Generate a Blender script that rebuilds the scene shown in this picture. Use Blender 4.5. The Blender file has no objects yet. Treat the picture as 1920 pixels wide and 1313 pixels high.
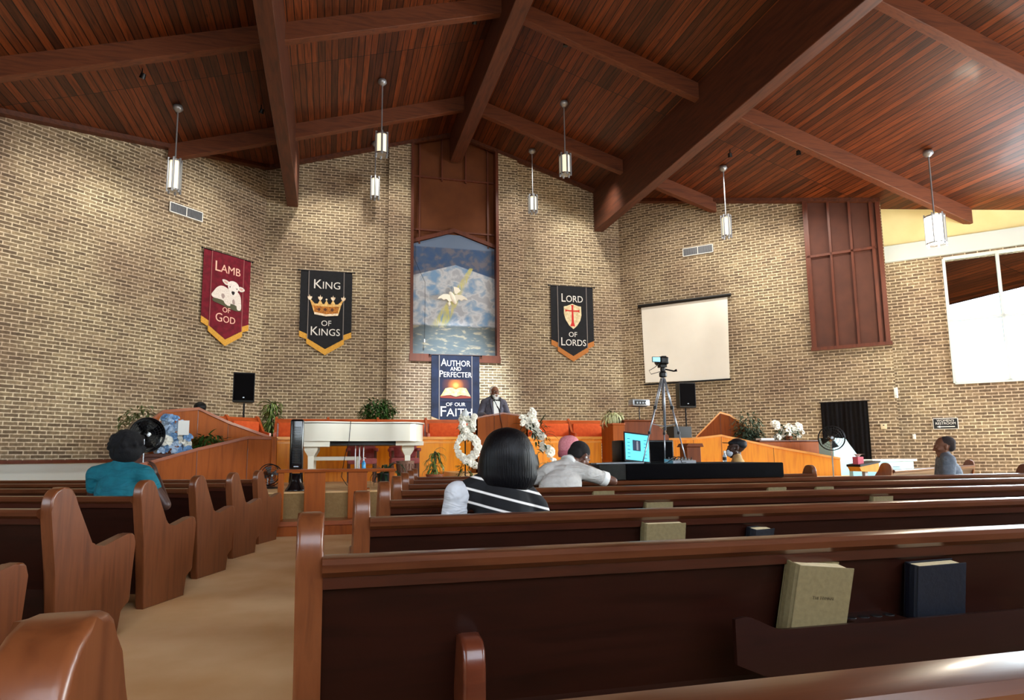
import bpy, bmesh, math, random
from math import sin, cos, pi, radians, sqrt, atan2
from mathutils import Vector, Matrix, Euler, noise as mnoise
random.seed(7)
SC = bpy.context.scene
COL = SC.collection

# ------------------------------------------------------------ camera, world, daylight, exposure
F_, CX_, CY_ = 1221.97, 929.19, 704.04
PIT, ROL, YAW, CH = 0.1238, 0.0084, 0.2487, 1.068
fw = Vector((sin(YAW)*cos(PIT), cos(YAW)*cos(PIT), sin(PIT)))
r0 = Vector((cos(YAW), -sin(YAW), 0)); u0 = r0.cross(fw)
rt = r0*cos(ROL) - u0*sin(ROL); up = u0*cos(ROL) + r0*sin(ROL)
CAM = Vector((0, 0, CH))
cd = bpy.data.cameras.new('camera'); cam = bpy.data.objects.new('camera', cd); COL.objects.link(cam)
cam.matrix_world = Matrix(((rt.x, up.x, -fw.x, 0), (rt.y, up.y, -fw.y, 0), (rt.z, up.z, -fw.z, CH), (0, 0, 0, 1)))
cd.sensor_width = 36; cd.lens = F_/1920*36; cd.shift_x = (960-CX_)/1920; cd.shift_y = (CY_-656.5)/1920
cd.clip_start = 0.05; cd.clip_end = 200
SC.camera = cam
SC.view_settings.view_transform = 'Standard'; SC.view_settings.look = 'None'
SC.view_settings.exposure = 0.88; SC.view_settings.gamma = 1; SC.view_settings.use_curve_mapping = False
w = bpy.data.worlds.new('sky'); SC.world = w; w.use_nodes = True
nt = w.node_tree; bg = nt.nodes['Background']
sky = nt.nodes.new('ShaderNodeTexSky'); sky.sky_type = 'NISHITA'; sky.sun_disc = False; sky.sun_elevation = radians(45); sky.sun_rotation = radians(100)
nt.links.new(sky.outputs[0], bg.inputs[0]); bg.inputs[1].default_value = 0.5

def area(name, loc, aim, sx, sy, power, col=(1, 1, 1), spread=pi):
    l = bpy.data.lights.new(name, 'AREA'); l.shape = 'RECTANGLE'; l.size = sx; l.size_y = sy; l.energy = power; l.color = col; l.spread = spread
    o = bpy.data.objects.new(name, l); COL.objects.link(o); o.location = loc
    o.rotation_euler = (Vector(aim)-Vector(loc)).to_track_quat('-Z', 'Y').to_euler()
    return o
# daylight entering through the side windows (right) and a rear gable window added for soft frontal light
DAY = (0.92, 0.97, 1.0)
area('daylight_side', (19.2, 6.0, 3.4), (4, 9, 1.0), 13, 4.6, 1500, DAY)
area('daylight_niche', (17.3, 12.3, 4.6), (12.0, 7.0, 3.6), 2.0, 3.3, 240, (0.8, 0.93, 1.0))
area('daylight_rear', (3.5, -7.3, 5.4), (3.7, 15, 3.6), 14, 5.0, 620, (1.0, 0.96, 0.9))
area('daylight_left', (-11.3, -1.5, 3.6), (0, 6, 1.0), 8, 3.5, 170, (1.0, 0.95, 0.88))

def ray(x, y): return fw + rt*((x-CX_)/F_) - up*((y-CY_)/F_)
def onplane(x, y, n, c):
    n = Vector(n); d = ray(x, y); return CAM + d*((c-n.dot(CAM))/n.dot(d))
def atY(x, y, v): return onplane(x, y, (0, 1, 0), v)
def atZ(x, y, v): return onplane(x, y, (0, 0, 1), v)
D, XM, HW = 19.75, 3.70, 5.68
S2 = sqrt(.5)
def roofz(x): return 11.39 - .305*abs(x-XM)

# ------------------------------------------------------------ helpers
def lin(c):
    return tuple(((v/255)/12.92 if v/255 <= .04045 else ((v/255+.055)/1.055)**2.4) for v in c)
MW = {}
def link(o, parent=None, kind=None):
    COL.objects.link(o)
    if parent: o.parent = parent
    if kind: o['kind'] = kind
    return o
def part(name, bm, mat, parent=None, world=False, smooth=False, auto=None, loc=None, wn=False):
    if world and parent is not None:
        bm.transform(MW[parent.name].inverted())
    if bm.faces: bmesh.ops.recalc_face_normals(bm, faces=bm.faces)
    me = bpy.data.meshes.new(name); bm.to_mesh(me); bm.free()
    if mat: me.materials.append(mat)
    if smooth:
        for p in me.polygons: p.use_smooth = True
        if auto is not None: me.set_sharp_from_angle(angle=radians(auto))
    o = bpy.data.objects.new(name, me); link(o, parent)
    if wn: o.modifiers.new('weighted', 'WEIGHTED_NORMAL').keep_sharp = True
    if loc is not None: o.location = loc
    if parent is not None: MW[o.name] = MW[parent.name] @ (Matrix.Translation(loc) if loc is not None else Matrix())
    else: MW[o.name] = Matrix()
    return o
def tag(o, label, cat, group=None, kind=None):
    o['label'] = label; o['category'] = cat
    if group: o['group'] = group
    if kind: o['kind'] = kind
    return o
def thing(name, label, cat, loc=(0, 0, 0), rz=0., group=None):
    o = bpy.data.objects.new(name, None); COL.objects.link(o); o.empty_display_size = .1
    o.location = loc; o.rotation_euler = (0, 0, rz)
    MW[o.name] = Matrix.Translation(Vector(loc)) @ Matrix.Rotation(rz, 4, 'Z')
    return tag(o, label, cat, group)
def struct(name, bm, mat, **k):
    o = part(name, bm, mat, **k); o['kind'] = 'structure'; return o
def dup(root, loc, rz=0., label=None, group=None):
    r = root.copy(); COL.objects.link(r); r.location = loc; r.rotation_euler = (0, 0, rz)
    if label: r['label'] = label
    if group: r['group'] = group
    MW[r.name] = Matrix.Translation(Vector(loc)) @ Matrix.Rotation(rz, 4, 'Z')
    for ch in list(root.children):
        c = ch.copy(); COL.objects.link(c); c.parent = r
        MW[c.name] = MW[r.name] @ c.matrix_basis
        for g in list(ch.children):
            d = g.copy(); COL.objects.link(d); d.parent = c
    return r
def NB(): return bmesh.new()
def box(bm, x0, x1, y0, y1, z0, z1, M=None):
    v = [bm.verts.new((x, y, z)) for z in (z0, z1) for y in (y0, y1) for x in (x0, x1)]
    if M is not None:
        for q in v: q.co = M @ q.co
    for f in ((0, 2, 3, 1), (4, 5, 7, 6), (0, 1, 5, 4), (2, 6, 7, 3), (0, 4, 6, 2), (1, 3, 7, 5)):
        bm.faces.new([v[i] for i in f])
    return v
def bbox(x0, x1, y0, y1, z0, z1, b=.01, seg=2, M=None):
    bm = NB(); box(bm, x0, x1, y0, y1, z0, z1)
    if b: bmesh.ops.bevel(bm, geom=bm.edges[:], offset=b, segments=seg, profile=.5, affect='EDGES')
    if M is not None: bm.transform(M)
    return bm
def join(bm, other):
    me = bpy.data.meshes.new('tmp'); other.to_mesh(me); bm.from_mesh(me); bpy.data.meshes.remove(me); other.free(); return bm
def prism(bm, pts, a0, a1, axis='y', bev=0.):
    """pts are 2-D (u,v): axis y -> (u,a,v); axis x -> (a,u,v); axis z -> (u,v,a)"""
    def m(u, v, a): return (u, a, v) if axis == 'y' else ((a, u, v) if axis == 'x' else (u, v, a))
    A = [bm.verts.new(m(u, v, a0)) for u, v in pts]; B = [bm.verts.new(m(u, v, a1)) for u, v in pts]
    fs = [bm.faces.new(A[::-1]), bm.faces.new(B)]
    n = len(pts)
    for i in range(n):
        j = (i+1) % n; fs.append(bm.faces.new((A[i], A[j], B[j], B[i])))
    if bev:
        es = list({e for f in fs[:2] for e in f.edges})
        bmesh.ops.bevel(bm, geom=es, offset=bev, segments=2, profile=.5, affect='EDGES')
    return bm
def frames(pts):
    P = [Vector(p) for p in pts]; T = []
    for i in range(len(P)):
        t = (P[min(i+1, len(P)-1)]-P[max(i-1, 0)]); T.append(t.normalized() if t.length > 1e-9 else Vector((0, 0, 1)))
    up0 = Vector((0, 0, 1)) if abs(T[0].z) < .9 else Vector((1, 0, 0)); N = []
    n = (up0-T[0]*up0.dot(T[0])).normalized()
    for t in T:
        n = (n-t*n.dot(t)); n = n.normalized() if n.length > 1e-6 else Vector((1, 0, 0)); N.append(n)
    return P, T, N
def tube(bm, pts, r, n=8, cap=True, flat=None):
    P, T, N = frames(pts); R = r if isinstance(r, (list, tuple)) else [r]*len(P); rings = []
    for p, t, nn, rr in zip(P, T, N, R):
        b = t.cross(nn); f = flat or (1, 1)
        rings.append([bm.verts.new(p+nn*(cos(2*pi*k/n)*rr*f[0])+b*(sin(2*pi*k/n)*rr*f[1])) for k in range(n)])
    for a, b in zip(rings, rings[1:]):
        for k in range(n): bm.faces.new((a[k], a[(k+1) % n], b[(k+1) % n], b[k]))
    if cap: bm.faces.new(rings[0][::-1]); bm.faces.new(rings[-1])
    return bm
def lathe(bm, prof, n=20, c=(0, 0, 0), M=None):
    rings = []
    for r, z in prof:
        rings.append([bm.verts.new((c[0]+max(r, 1e-4)*cos(2*pi*k/n), c[1]+max(r, 1e-4)*sin(2*pi*k/n), c[2]+z)) for k in range(n)])
    for a, b in zip(rings, rings[1:]):
        for k in range(n): bm.faces.new((a[k], a[(k+1) % n], b[(k+1) % n], b[k]))
    bm.faces.new(rings[0][::-1]); bm.faces.new(rings[-1])
    if M is not None:
        for ring in rings:
            for v in ring: v.co = M @ v.co
    return bm
def ell(bm, c, r, M=None, u=16, v=10):
    g = bmesh.ops.create_uvsphere(bm, u_segments=u, v_segments=v, radius=1.)
    T = Matrix.Translation(Vector(c)) @ (M.to_4x4() if M is not None else Matrix()) @ Matrix.Diagonal((r[0], r[1], r[2], 1))
    bmesh.ops.transform(bm, matrix=T, verts=g['verts'])
def caps(bm, p0, p1, ra, rb, n=12, flat=(1, 1)):
    p0 = Vector(p0); p1 = Vector(p1); d = (p1-p0); L = d.length
    d = d/L if L > 1e-6 else Vector((0, 0, 1)); pts = []; R = []
    for k in (-1., -.85, -.5): pts.append(p0+d*(k*ra)); R.append(ra*sqrt(max(0, 1-k*k))+1e-4)
    pts += [p0, p1]; R += [ra, rb]
    for k in (.5, .85, 1.): pts.append(p1+d*(k*rb)); R.append(rb*sqrt(max(0, 1-k*k))+1e-4)
    tube(bm, pts, R, n, flat=flat)
def uvmap(o, scale=1., mode='auto', off=(0, 0)):
    """metric UVs: horizontal run of the face, height"""
    me = o.data; uv = me.uv_layers.new(name='uv')
    for p in me.polygons:
        n = p.normal
        if abs(n.z) > .7: U, V = Vector((1, 0, 0)), Vector((0, 1, 0))
        else:
            U = Vector((n.y, -n.x, 0)).normalized(); U = -U; V = Vector((0, 0, 1))
            if mode == 'side': pass
        for li in p.loop_indices:
            co = me.vertices[me.loops[li].vertex_index].co
            uv.data[li].uv = (co.dot(U)*scale+off[0], co.dot(V)*scale+off[1])

# ------------------------------------------------------------ materials
def mat(name, col, rough=.5, metal=0., spec=.5, coat=0., emit=None, es=0., trans=0., ior=1.45, alpha=1.):
    m = bpy.data.materials.new(name); m.use_nodes = True; b = m.node_tree.nodes['Principled BSDF']
    b.inputs['Base Color'].default_value = (*lin(col), 1); b.inputs['Roughness'].default_value = rough
    b.inputs['Metallic'].default_value = metal; b.inputs['Specular IOR Level'].default_value = spec
    b.inputs['Coat Weight'].default_value = coat; b.inputs['Coat Roughness'].default_value = .12
    b.inputs['Transmission Weight'].default_value = trans; b.inputs['IOR'].default_value = ior
    b.inputs['Alpha'].default_value = alpha
    if emit: b.inputs['Emission Color'].default_value = (*lin(emit), 1); b.inputs['Emission Strength'].default_value = es
    return m
def nd(m, t, **k):
    n = m.node_tree.nodes.new(t)
    for a, b in k.items(): setattr(n, a, b)
    return n
def lk(m, a, b): m.node_tree.links.new(a, b)
def ramp(m, stops, fac=None):
    n = nd(m, 'ShaderNodeValToRGB'); e = n.color_ramp.elements
    while len(e) < len(stops): e.new(.5)
    for q, (p, c) in zip(e, stops): q.position = p; q.color = (*lin(c), 1)
    if fac is not None: lk(m, fac, n.inputs[0])
    return n
def mixrgb(m, a, b, fac, mode='MIX'):
    n = nd(m, 'ShaderNodeMix', data_type='RGBA', blend_type=mode)
    for s, i in ((fac, 0), (a, 6), (b, 7)):
        if isinstance(s, bpy.types.NodeSocket): lk(m, s, n.inputs[i])
        elif isinstance(s, (int, float)): n.inputs[i].default_value = s
        else: n.inputs[i].default_value = (*lin(s), 1)
    return n.outputs[2]
def noisy(name, c1, c2, scale=8., rough=.6, bump=0., det=4., **k):
    m = mat(name, c1, rough, **k); b = m.node_tree.nodes['Principled BSDF']
    tc = nd(m, 'ShaderNodeTexCoord'); n = nd(m, 'ShaderNodeTexNoise'); n.inputs['Scale'].default_value = scale; n.inputs['Detail'].default_value = det
    lk(m, tc.outputs['Object'], n.inputs['Vector']); r = ramp(m, [(.3, c1), (.7, c2)], n.outputs[0]); lk(m, r.outputs[0], b.inputs['Base Color'])
    if bump:
        bp = nd(m, 'ShaderNodeBump'); bp.inputs['Strength'].default_value = bump; bp.inputs['Distance'].default_value = .01
        lk(m, n.outputs[0], bp.inputs['Height']); lk(m, bp.outputs[0], b.inputs['Normal'])
    return m
def wood(name, c1, c2, axis=(1., 12., 12.), rough=.35, coat=.3, scale=2.2, c3=None, spec=.5):
    m = mat(name, c1, rough, coat=coat, spec=spec); b = m.node_tree.nodes['Principled BSDF']
    tc = nd(m, 'ShaderNodeTexCoord'); mp = nd(m, 'ShaderNodeMapping'); mp.inputs['Scale'].default_value = axis
    n = nd(m, 'ShaderNodeTexNoise'); n.inputs['Scale'].default_value = scale; n.inputs['Detail'].default_value = 6; n.inputs['Distortion'].default_value = .6
    lk(m, tc.outputs['Object'], mp.inputs[0]); lk(m, mp.outputs[0], n.inputs['Vector'])
    st = [(.25, c1), (.55, c2)]+([(.8, c3)] if c3 else [])
    r = ramp(m, st, n.outputs[0]); lk(m, r.outputs[0], b.inputs['Base Color'])
    bp = nd(m, 'ShaderNodeBump'); bp.inputs['Strength'].default_value = .08; bp.inputs['Distance'].default_value = .004
    lk(m, n.outputs[0], bp.inputs['Height']); lk(m, bp.outputs[0], b.inputs['Normal'])
    return m
def brickmat(name, dark, mid, light, mortar):
    m = mat(name, mid, .85); b = m.node_tree.nodes['Principled BSDF']
    uv = nd(m, 'ShaderNodeUVMap'); br = nd(m, 'ShaderNodeTexBrick'); br.offset = .5
    br.inputs['Scale'].default_value = 1; br.inputs['Brick Width'].default_value = .272; br.inputs['Row Height'].default_value = .0846
    br.inputs['Mortar Size'].default_value = .0125; br.inputs['Mortar Smooth'].default_value = .2; br.inputs['Bias'].default_value = 0
    br.inputs['Color1'].default_value = (*lin(dark), 1); br.inputs['Color2'].default_value = (*lin(light), 1); br.inputs['Mortar'].default_value = (*lin(mortar), 1)
    lk(m, uv.outputs[0], br.inputs['Vector'])
    n1 = nd(m, 'ShaderNodeTexNoise'); n1.inputs['Scale'].default_value = .45; n1.inputs['Detail'].default_value = 3; lk(m, uv.outputs[0], n1.inputs['Vector'])
    r1 = ramp(m, [(.35, (205, 190, 180)), (.65, (255, 250, 235))], n1.outputs[0])
    n2 = nd(m, 'ShaderNodeTexNoise'); n2.inputs['Scale'].default_value = 14; n2.inputs['Detail'].default_value = 4; lk(m, uv.outputs[0], n2.inputs['Vector'])
    r2 = ramp(m, [(.3, (190, 185, 180)), (.7, (255, 255, 255))], n2.outputs[0])
    a = mixrgb(m, br.outputs[0], r1.outputs[0], 1., 'MULTIPLY'); a = mixrgb(m, a, r2.outputs[0], 1., 'MULTIPLY'); lk(m, a, b.inputs['Base Color'])
    bp = nd(m, 'ShaderNodeBump'); bp.invert = True; bp.inputs['Strength'].default_value = .5; bp.inputs['Distance'].default_value = .012
    lk(m, br.outputs[1], bp.inputs['Height']); lk(m, bp.outputs[0], b.inputs['Normal'])
    return m
def plankmat(name, c1, c2, mortar, rough=.42):
    m = mat(name, c1, .5, coat=.04, spec=.4); b = m.node_tree.nodes['Principled BSDF']
    uv = nd(m, 'ShaderNodeUVMap'); br = nd(m, 'ShaderNodeTexBrick'); br.offset = .37; br.offset_frequency = 1
    br.inputs['Scale'].default_value = 1; br.inputs['Brick Width'].default_value = 5.6; br.inputs['Row Height'].default_value = .155
    br.inputs['Mortar Size'].default_value = .009; br.inputs['Mortar Smooth'].default_value = .1
    br.inputs['Color1'].default_value = (*lin(c1), 1); br.inputs['Color2'].default_value = (*lin(c2), 1); br.inputs['Mortar'].default_value = (*lin(mortar), 1)
    lk(m, uv.outputs[0], br.inputs['Vector'])
    mp = nd(m, 'ShaderNodeMapping'); mp.inputs['Scale'].default_value = (.6, 9, 1); lk(m, uv.outputs[0], mp.inputs[0])
    n = nd(m, 'ShaderNodeTexNoise'); n.inputs['Scale'].default_value = 2.; n.inputs['Detail'].default_value = 6; n.inputs['Distortion'].default_value = .8; lk(m, mp.outputs[0], n.inputs['Vector'])
    r = ramp(m, [(.25, (150, 140, 135)), (.6, (255, 255, 255))], n.outputs[0])
    # knots
    vo = nd(m, 'ShaderNodeTexVoronoi'); vo.inputs['Scale'].default_value = 1.; mp2 = nd(m, 'ShaderNodeMapping'); mp2.inputs['Scale'].default_value = (1.1, 3., 1); lk(m, uv.outputs[0], mp2.inputs[0]); lk(m, mp2.outputs[0], vo.inputs['Vector'])
    r2 = ramp(m, [(.03, (60, 40, 30)), (.09, (255, 255, 255))], vo.outputs['Distance'])
    a = mixrgb(m, br.outputs[0], r.outputs[0], 1., 'MULTIPLY'); a = mixrgb(m, a, r2.outputs[0], .6, 'MULTIPLY'); lk(m, a, b.inputs['Base Color'])
    bp = nd(m, 'ShaderNodeBump'); bp.invert = True; bp.inputs['Strength'].default_value = .35; bp.inputs['Distance'].default_value = .01
    lk(m, br.outputs[1], bp.inputs['Height']); lk(m, bp.outputs[0], b.inputs['Normal'])
    return m
M = {}
M['brick'] = brickmat('brick', (118, 105, 88), (144, 130, 108), (168, 154, 130), (238, 230, 212))
M['plank'] = plankmat('ceiling_planks', (122, 60, 26), (72, 35, 15), (18, 8, 4))
M['beam'] = wood('beam_wood', (56, 28, 17), (84, 43, 25), (10., 1., 10.), .6, .05, 1.4, (98, 52, 30))
M['beamx'] = wood('crossbeam_wood', (70, 34, 18), (104, 54, 28), (1., 10., 10.), .6, .05, 1.4, (82, 41, 22))
M['pew'] = wood('pew_back_wood', (29, 11, 6), (40, 16, 9), (1.5, 14., 14.), .34, .05, 1.6, (34, 13, 7), spec=.3)
M['pewrail'] = wood('pew_rail_wood', (68, 33, 16), (90, 48, 25), (1.5, 16., 16.), .28, .25, 1.8, (78, 40, 20))
M['pewend'] = wood('pew_end_wood', (86, 43, 20), (112, 62, 32), (14., 14., 1.2), .34, .2, 1.8, (98, 51, 25))
M['pewin'] = wood('pew_seat_wood', (76, 34, 19), (98, 46, 26), (1.5, 14., 14.), .28, .3, 1.6)
M['oak'] = wood('screen_wood', (128, 60, 13), (156, 78, 19), (9., 9., .8), .5, .0, 1.5, (140, 68, 16), spec=.2)
M['honey'] = wood('honey_veneer', (230, 132, 14), (252, 164, 26), (9., 9., .8), .45, .05, 1.5, (240, 146, 18))  # screen wood again, its colour brightened to stand in for sunlight
M['oakcap'] = wood('screen_cap_wood', (130, 62, 26), (156, 80, 38), (2., 2., 12.), .3, .3, 1.5)
M['honeycap'] = wood('honey_cap_wood', (232, 146, 50), (252, 178, 80), (2., 2., 12.), .3, .3, 1.5)  # cap wood again, lightened as if the sun fell on it
M['redwood'] = wood('reddish_trim_wood', (74, 34, 20), (94, 46, 28), (8., 8., 1.), .45, .15, 1.5)
M['panelbrown'] = noisy('brown_panel_cloth', (88, 44, 14), (98, 51, 18), 3., .85)
M['panelred'] = noisy('reddish_panel_cloth', (74, 42, 33), (84, 48, 37), 3., .8)
M['carpet'] = noisy('carpet', (220, 172, 112), (242, 204, 150), 1.3, .95, .3, 8.)
M['carpetwall'] = noisy('tan_carpet_facing', (138, 108, 66), (150, 120, 76), 30., .95, .3)
M['pewmould'] = wood('pew_moulding_wood', (46, 19, 11), (62, 27, 16), (1.5, 16., 16.), .3, .2, 1.8)
M['walnut'] = wood('walnut_furniture', (84, 38, 13), (112, 54, 20), (9., 9., 1.), .45, .0, 1.5, spec=.25)
M['white'] = mat('white_paint', (235, 235, 230), .4)
M['yellowwall'] = noisy('cream_yellow_wall', (232, 218, 158), (240, 228, 172), 2., .8)
M['bluegrey'] = mat('pale_grey_paint', (196, 208, 208), .6)
M['black'] = mat('black_plastic', (8, 9, 11), .45)
M['blackgloss'] = mat('black_gloss', (10, 12, 16), .18, coat=.5)
M['blackcloth'] = noisy('black_cloth', (6, 5, 7), (10, 9, 11), 20., .95, .1, spec=.1)
M['navy'] = noisy('navy_cloth', (14, 15, 24), (20, 22, 34), 16., .9, .2)
M['darkmetal'] = mat('dark_metal', (30, 30, 34), .4, .8)
M['chrome'] = mat('brushed_metal', (190, 192, 196), .25, 1.)
M['silver'] = mat('silver_paint', (160, 165, 172), .35, .6)
M['glow'] = mat('lamp_glass', (245, 238, 220), .4, emit=(255, 232, 190), es=.55)
M['glowbright'] = mat('lit_lamp_glass', (255, 255, 255), .4, emit=(255, 240, 215), es=9.)
M['bannerblack'] = noisy('black_banner_cloth', (15, 17, 22), (22, 24, 31), 9., .85, .2)
M['bannernavy'] = noisy('navy_banner_cloth', (12, 19, 38), (24, 36, 64), 3., .85, .2)
M['bannerred'] = noisy('crimson_banner_cloth', (92, 6, 26), (124, 16, 40), 7., .85, .2)
M['fringe'] = noisy('gold_fringe', (196, 140, 46), (224, 172, 74), 40., .8, .6)
M['fringeb'] = noisy('bronze_fringe', (164, 100, 44), (188, 122, 60), 40., .8, .6)
M['fringet'] = noisy('tan_fringe', (150, 126, 96), (176, 150, 116), 40., .8, .6)
M['lettersil'] = mat('silver_lettering', (226, 224, 220), .4)
M['letterrose'] = mat('rose_lettering', (248, 196, 178), .4)
M['trimrose'] = mat('rose_stripe', (150, 84, 84), .6)
M['trimgrey'] = mat('grey_stripe', (118, 112, 110), .6)
M['pianowhite'] = mat('white_lacquer', (238, 232, 214), .12, coat=.8)
M['leaf'] = noisy('leaf_green', (30, 62, 22), (62, 104, 38), 30., .45)
M['leafdark'] = noisy('dark_leaf', (16, 40, 22), (34, 68, 34), 30., .45)
M['leafolive'] = noisy('olive_leaf', (62, 74, 36), (108, 116, 70), 30., .5)
M['leafgrey'] = noisy('grey_green_leaf', (38, 60, 44), (84, 104, 84), 30., .5)
M['petal'] = mat('white_petal', (244, 240, 226), .6)
M['petalblue'] = mat('pale_blue_ribbon', (186, 208, 232), .5)
M['ribbonblue'] = mat('blue_ribbon', (120, 160, 204), .5)
M['stem'] = mat('plant_stem', (70, 62, 34), .7)
M['potbrown'] = noisy('terracotta_pot', (120, 62, 34), (146, 80, 46), 10., .6)
M['potdark'] = mat('dark_pot', (22, 24, 26), .4)
M['soil'] = noisy('soil', (30, 20, 14), (48, 34, 24), 40., .95)
M['orange'] = noisy('orange_upholstery', (206, 78, 26), (222, 94, 36), 14., .85)
M['benchwood'] = wood('bench_wood', (150, 62, 26), (184, 84, 38), (1.5, 12., 12.), .3, .3, 1.6)
M['pink'] = noisy('rose_upholstery', (176, 92, 96), (196, 112, 112), 20., .85)
M['blue'] = mat('blue_bottle', (60, 150, 200), .2)
M['clear'] = mat('clear_plastic', (225, 235, 240), .15, trans=.6)
M['tan'] = noisy('tan_book_cloth', (112, 98, 64), (126, 110, 74), 60., .7, .1)
M['pages'] = noisy('book_pages', (224, 204, 158), (238, 220, 178), 90., .8)
M['darkblue'] = noisy('navy_book_cloth', (6, 10, 20), (9, 14, 28), 60., .5, .1)
M['ink'] = mat('faded_title_ink', (86, 74, 48), .7)
def leafuv(name, edge, mid):
    m = mat(name, mid, .42); b = m.node_tree.nodes['Principled BSDF']; uv = nd(m, 'ShaderNodeUVMap'); sp = nd(m, 'ShaderNodeSeparateXYZ'); lk(m, uv.outputs[0], sp.inputs[0])
    r = ramp(m, [(.0, edge), (.3, edge), (.42, mid), (.58, mid), (.7, edge)], sp.outputs[0]); lk(m, r.outputs[0], b.inputs['Base Color']); return m
M['leafstripe'] = leafuv('yellow_centred_leaf', (38, 74, 26), (168, 184, 96))
M['leafcream'] = leafuv('cream_edged_leaf', (232, 232, 188), (96, 132, 60))
# ------------------------------------------------------------ the setting
ROOF = 11.49
def rz_(x): return ROOF - .305*abs(x-XM)
def slab(name, pts3, thick_vec, m, uvs='wall', off=(0, 0)):
    """planar polygon pts3 extruded by thick_vec"""
    bm = NB(); A = [bm.verts.new(p) for p in pts3]; B = [bm.verts.new(Vector(p)+Vector(thick_vec)) for p in pts3]
    bm.faces.new(A); bm.faces.new(B[::-1]); n = len(A)
    for i in range(n): bm.faces.new((A[i], B[i], B[(i+1) % n], A[(i+1) % n]))
    o = struct(name, bm, m)
    if uvs == 'wall': uvmap(o, off=off)
    return o
def wallpieces(name, p0, p1, rects, out, m, zfun=None):
    """vertical wall from p0 to p1 made of (t0,t1,z0,z1|None=roof) pieces in one mesh"""
    p0 = Vector(p0); p1 = Vector(p1); d = (p1-p0).normalized(); bm = NB()
    zf = zfun or (lambda x: rz_(x)+.05)
    for t0, t1, z0, z1 in rects:
        a = p0+d*t0; b = p0+d*t1; ks = [t0, t1]
        # ridge crossing
        if z1 is None and (a.x-XM)*(b.x-XM) < 0: ks = [t0, t0+(t1-t0)*(XM-a.x)/(b.x-a.x), t1]
        lo = [(p0+d*t) for t in ks]
        ring = [Vector((q.x, q.y, z0)) for q in lo]+[Vector((q.x, q.y, (zf(q.x) if z1 is None else z1))) for q in reversed(lo)]
        A = [bm.verts.new(q) for q in ring]; B = [bm.verts.new(q+Vector(out)) for q in ring]
        bm.faces.new(A); bm.faces.new(B[::-1]); n = len(A)
        for i in range(n): bm.faces.new((A[i], B[i], B[(i+1) % n], A[(i+1) % n]))
    o = struct(name, bm, m); uvmap(o); return o

bm = NB(); box(bm, -13, 21, -9, 21, -.2, 0); o = struct('floor', bm, M['carpet'])
# back wall: brick either side of the painted recess, pilasters, brick apron under it
wallpieces('wall_back', (-1.98, D, 0), (9.38, D, 0), [(0, 4.30, 0, None), (7.09, 11.36, 0, None), (4.30, 7.09, 0, 3.97)], (0, .5, 0), M['brick'])
wallpieces('trim_1', (1.61, D-.10, 0), (5.79, D-.10, 0), [(0, .69, 0, None), (3.49, 4.18, 0, None), (.69, 3.49, 0, 3.97)], (0, .10, 0), M['brick'])
wallpieces('wall_left', (-1.98, D, 0), (-12, 9.73, 0), [(0, 14.17, 0, None)], (-.35, .35, 0), M['brick'])
wallpieces('wall_right', (9.38, D, 0), (14.80, 14.33, 0), [(0, 7.66, 0, None)], (.18, .18, 0), M['brick'])
# recessed wall beyond the end of the right wall, with the tall window, bulkhead and cream wall above it
a0 = Vector((13.9, 15.90, 0)); a1 = Vector((20.0, 9.80, 0))
wallpieces('wall_niche', a0, a1, [(0, 3.10, 0, 6.75), (3.10, 6.6, 0, 2.9), (3.10, 6.6, 6.3, 6.75), (6.6, 8.62, 0, 6.75)], (.25, .25, 0), M['brick'])
wallpieces('wall_niche_upper', a0, a1, [(0, 8.62, 6.7, None)], (.25, .25, 0), M['yellowwall'])
bm = NB(); e = Vector((S2, -S2, 0)); nn = Vector((-S2, -S2, 0))
q = [a0, a1, a1+nn*.12, a0+nn*.12]
A = [bm.verts.new((p.x, p.y, 6.40)) for p in q]; B = [bm.verts.new((p.x, p.y, 6.86)) for p in q]
bm.faces.new(A[::-1]); bm.faces.new(B)
for i in range(4): bm.faces.new((A[i], A[(i+1) % 4], B[(i+1) % 4], B[i]))
struct('trim_2', bm, M['bluegrey'])
# window in the niche: frame and glass
def window(name, p0, d, w_, z0, z1, nx, nz, fm, glass):
    p0 = Vector(p0); d = Vector(d).normalized(); nrm = Vector((-d.y, d.x, 0)); root = None
    bm = NB()
    def bar(t0, t1, za, zb):
        vs = box(bm, t0, t1, -.05, .05, za, zb)
    for i in range(nx+1): bar(w_*i/nx-.035, w_*i/nx+.035, z0, z1)
    for k in range(nz+1): zz = z0+(z1-z0)*k/nz; bar(0, w_, zz-.035, zz+.035)
    R = Matrix(((d.x, nrm.x, 0, p0.x), (d.y, nrm.y, 0, p0.y), (0, 0, 1, 0), (0, 0, 0, 1)))
    bm.transform(R); o = struct(name, bm, fm)
    bm = NB(); box(bm, .02, w_-.02, -.006, .006, z0, z1); bm.transform(R)
    g = part('pane', bm, glass, o); return o
M['glass'] = mat('window_glass', (240, 250, 252), .02, trans=1., ior=1.02, alpha=1.)
window('window_1', a0+e*3.10, e, 3.50, 2.9, 6.3, 3, 2, M['bluegrey'], M['glass'])
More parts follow.
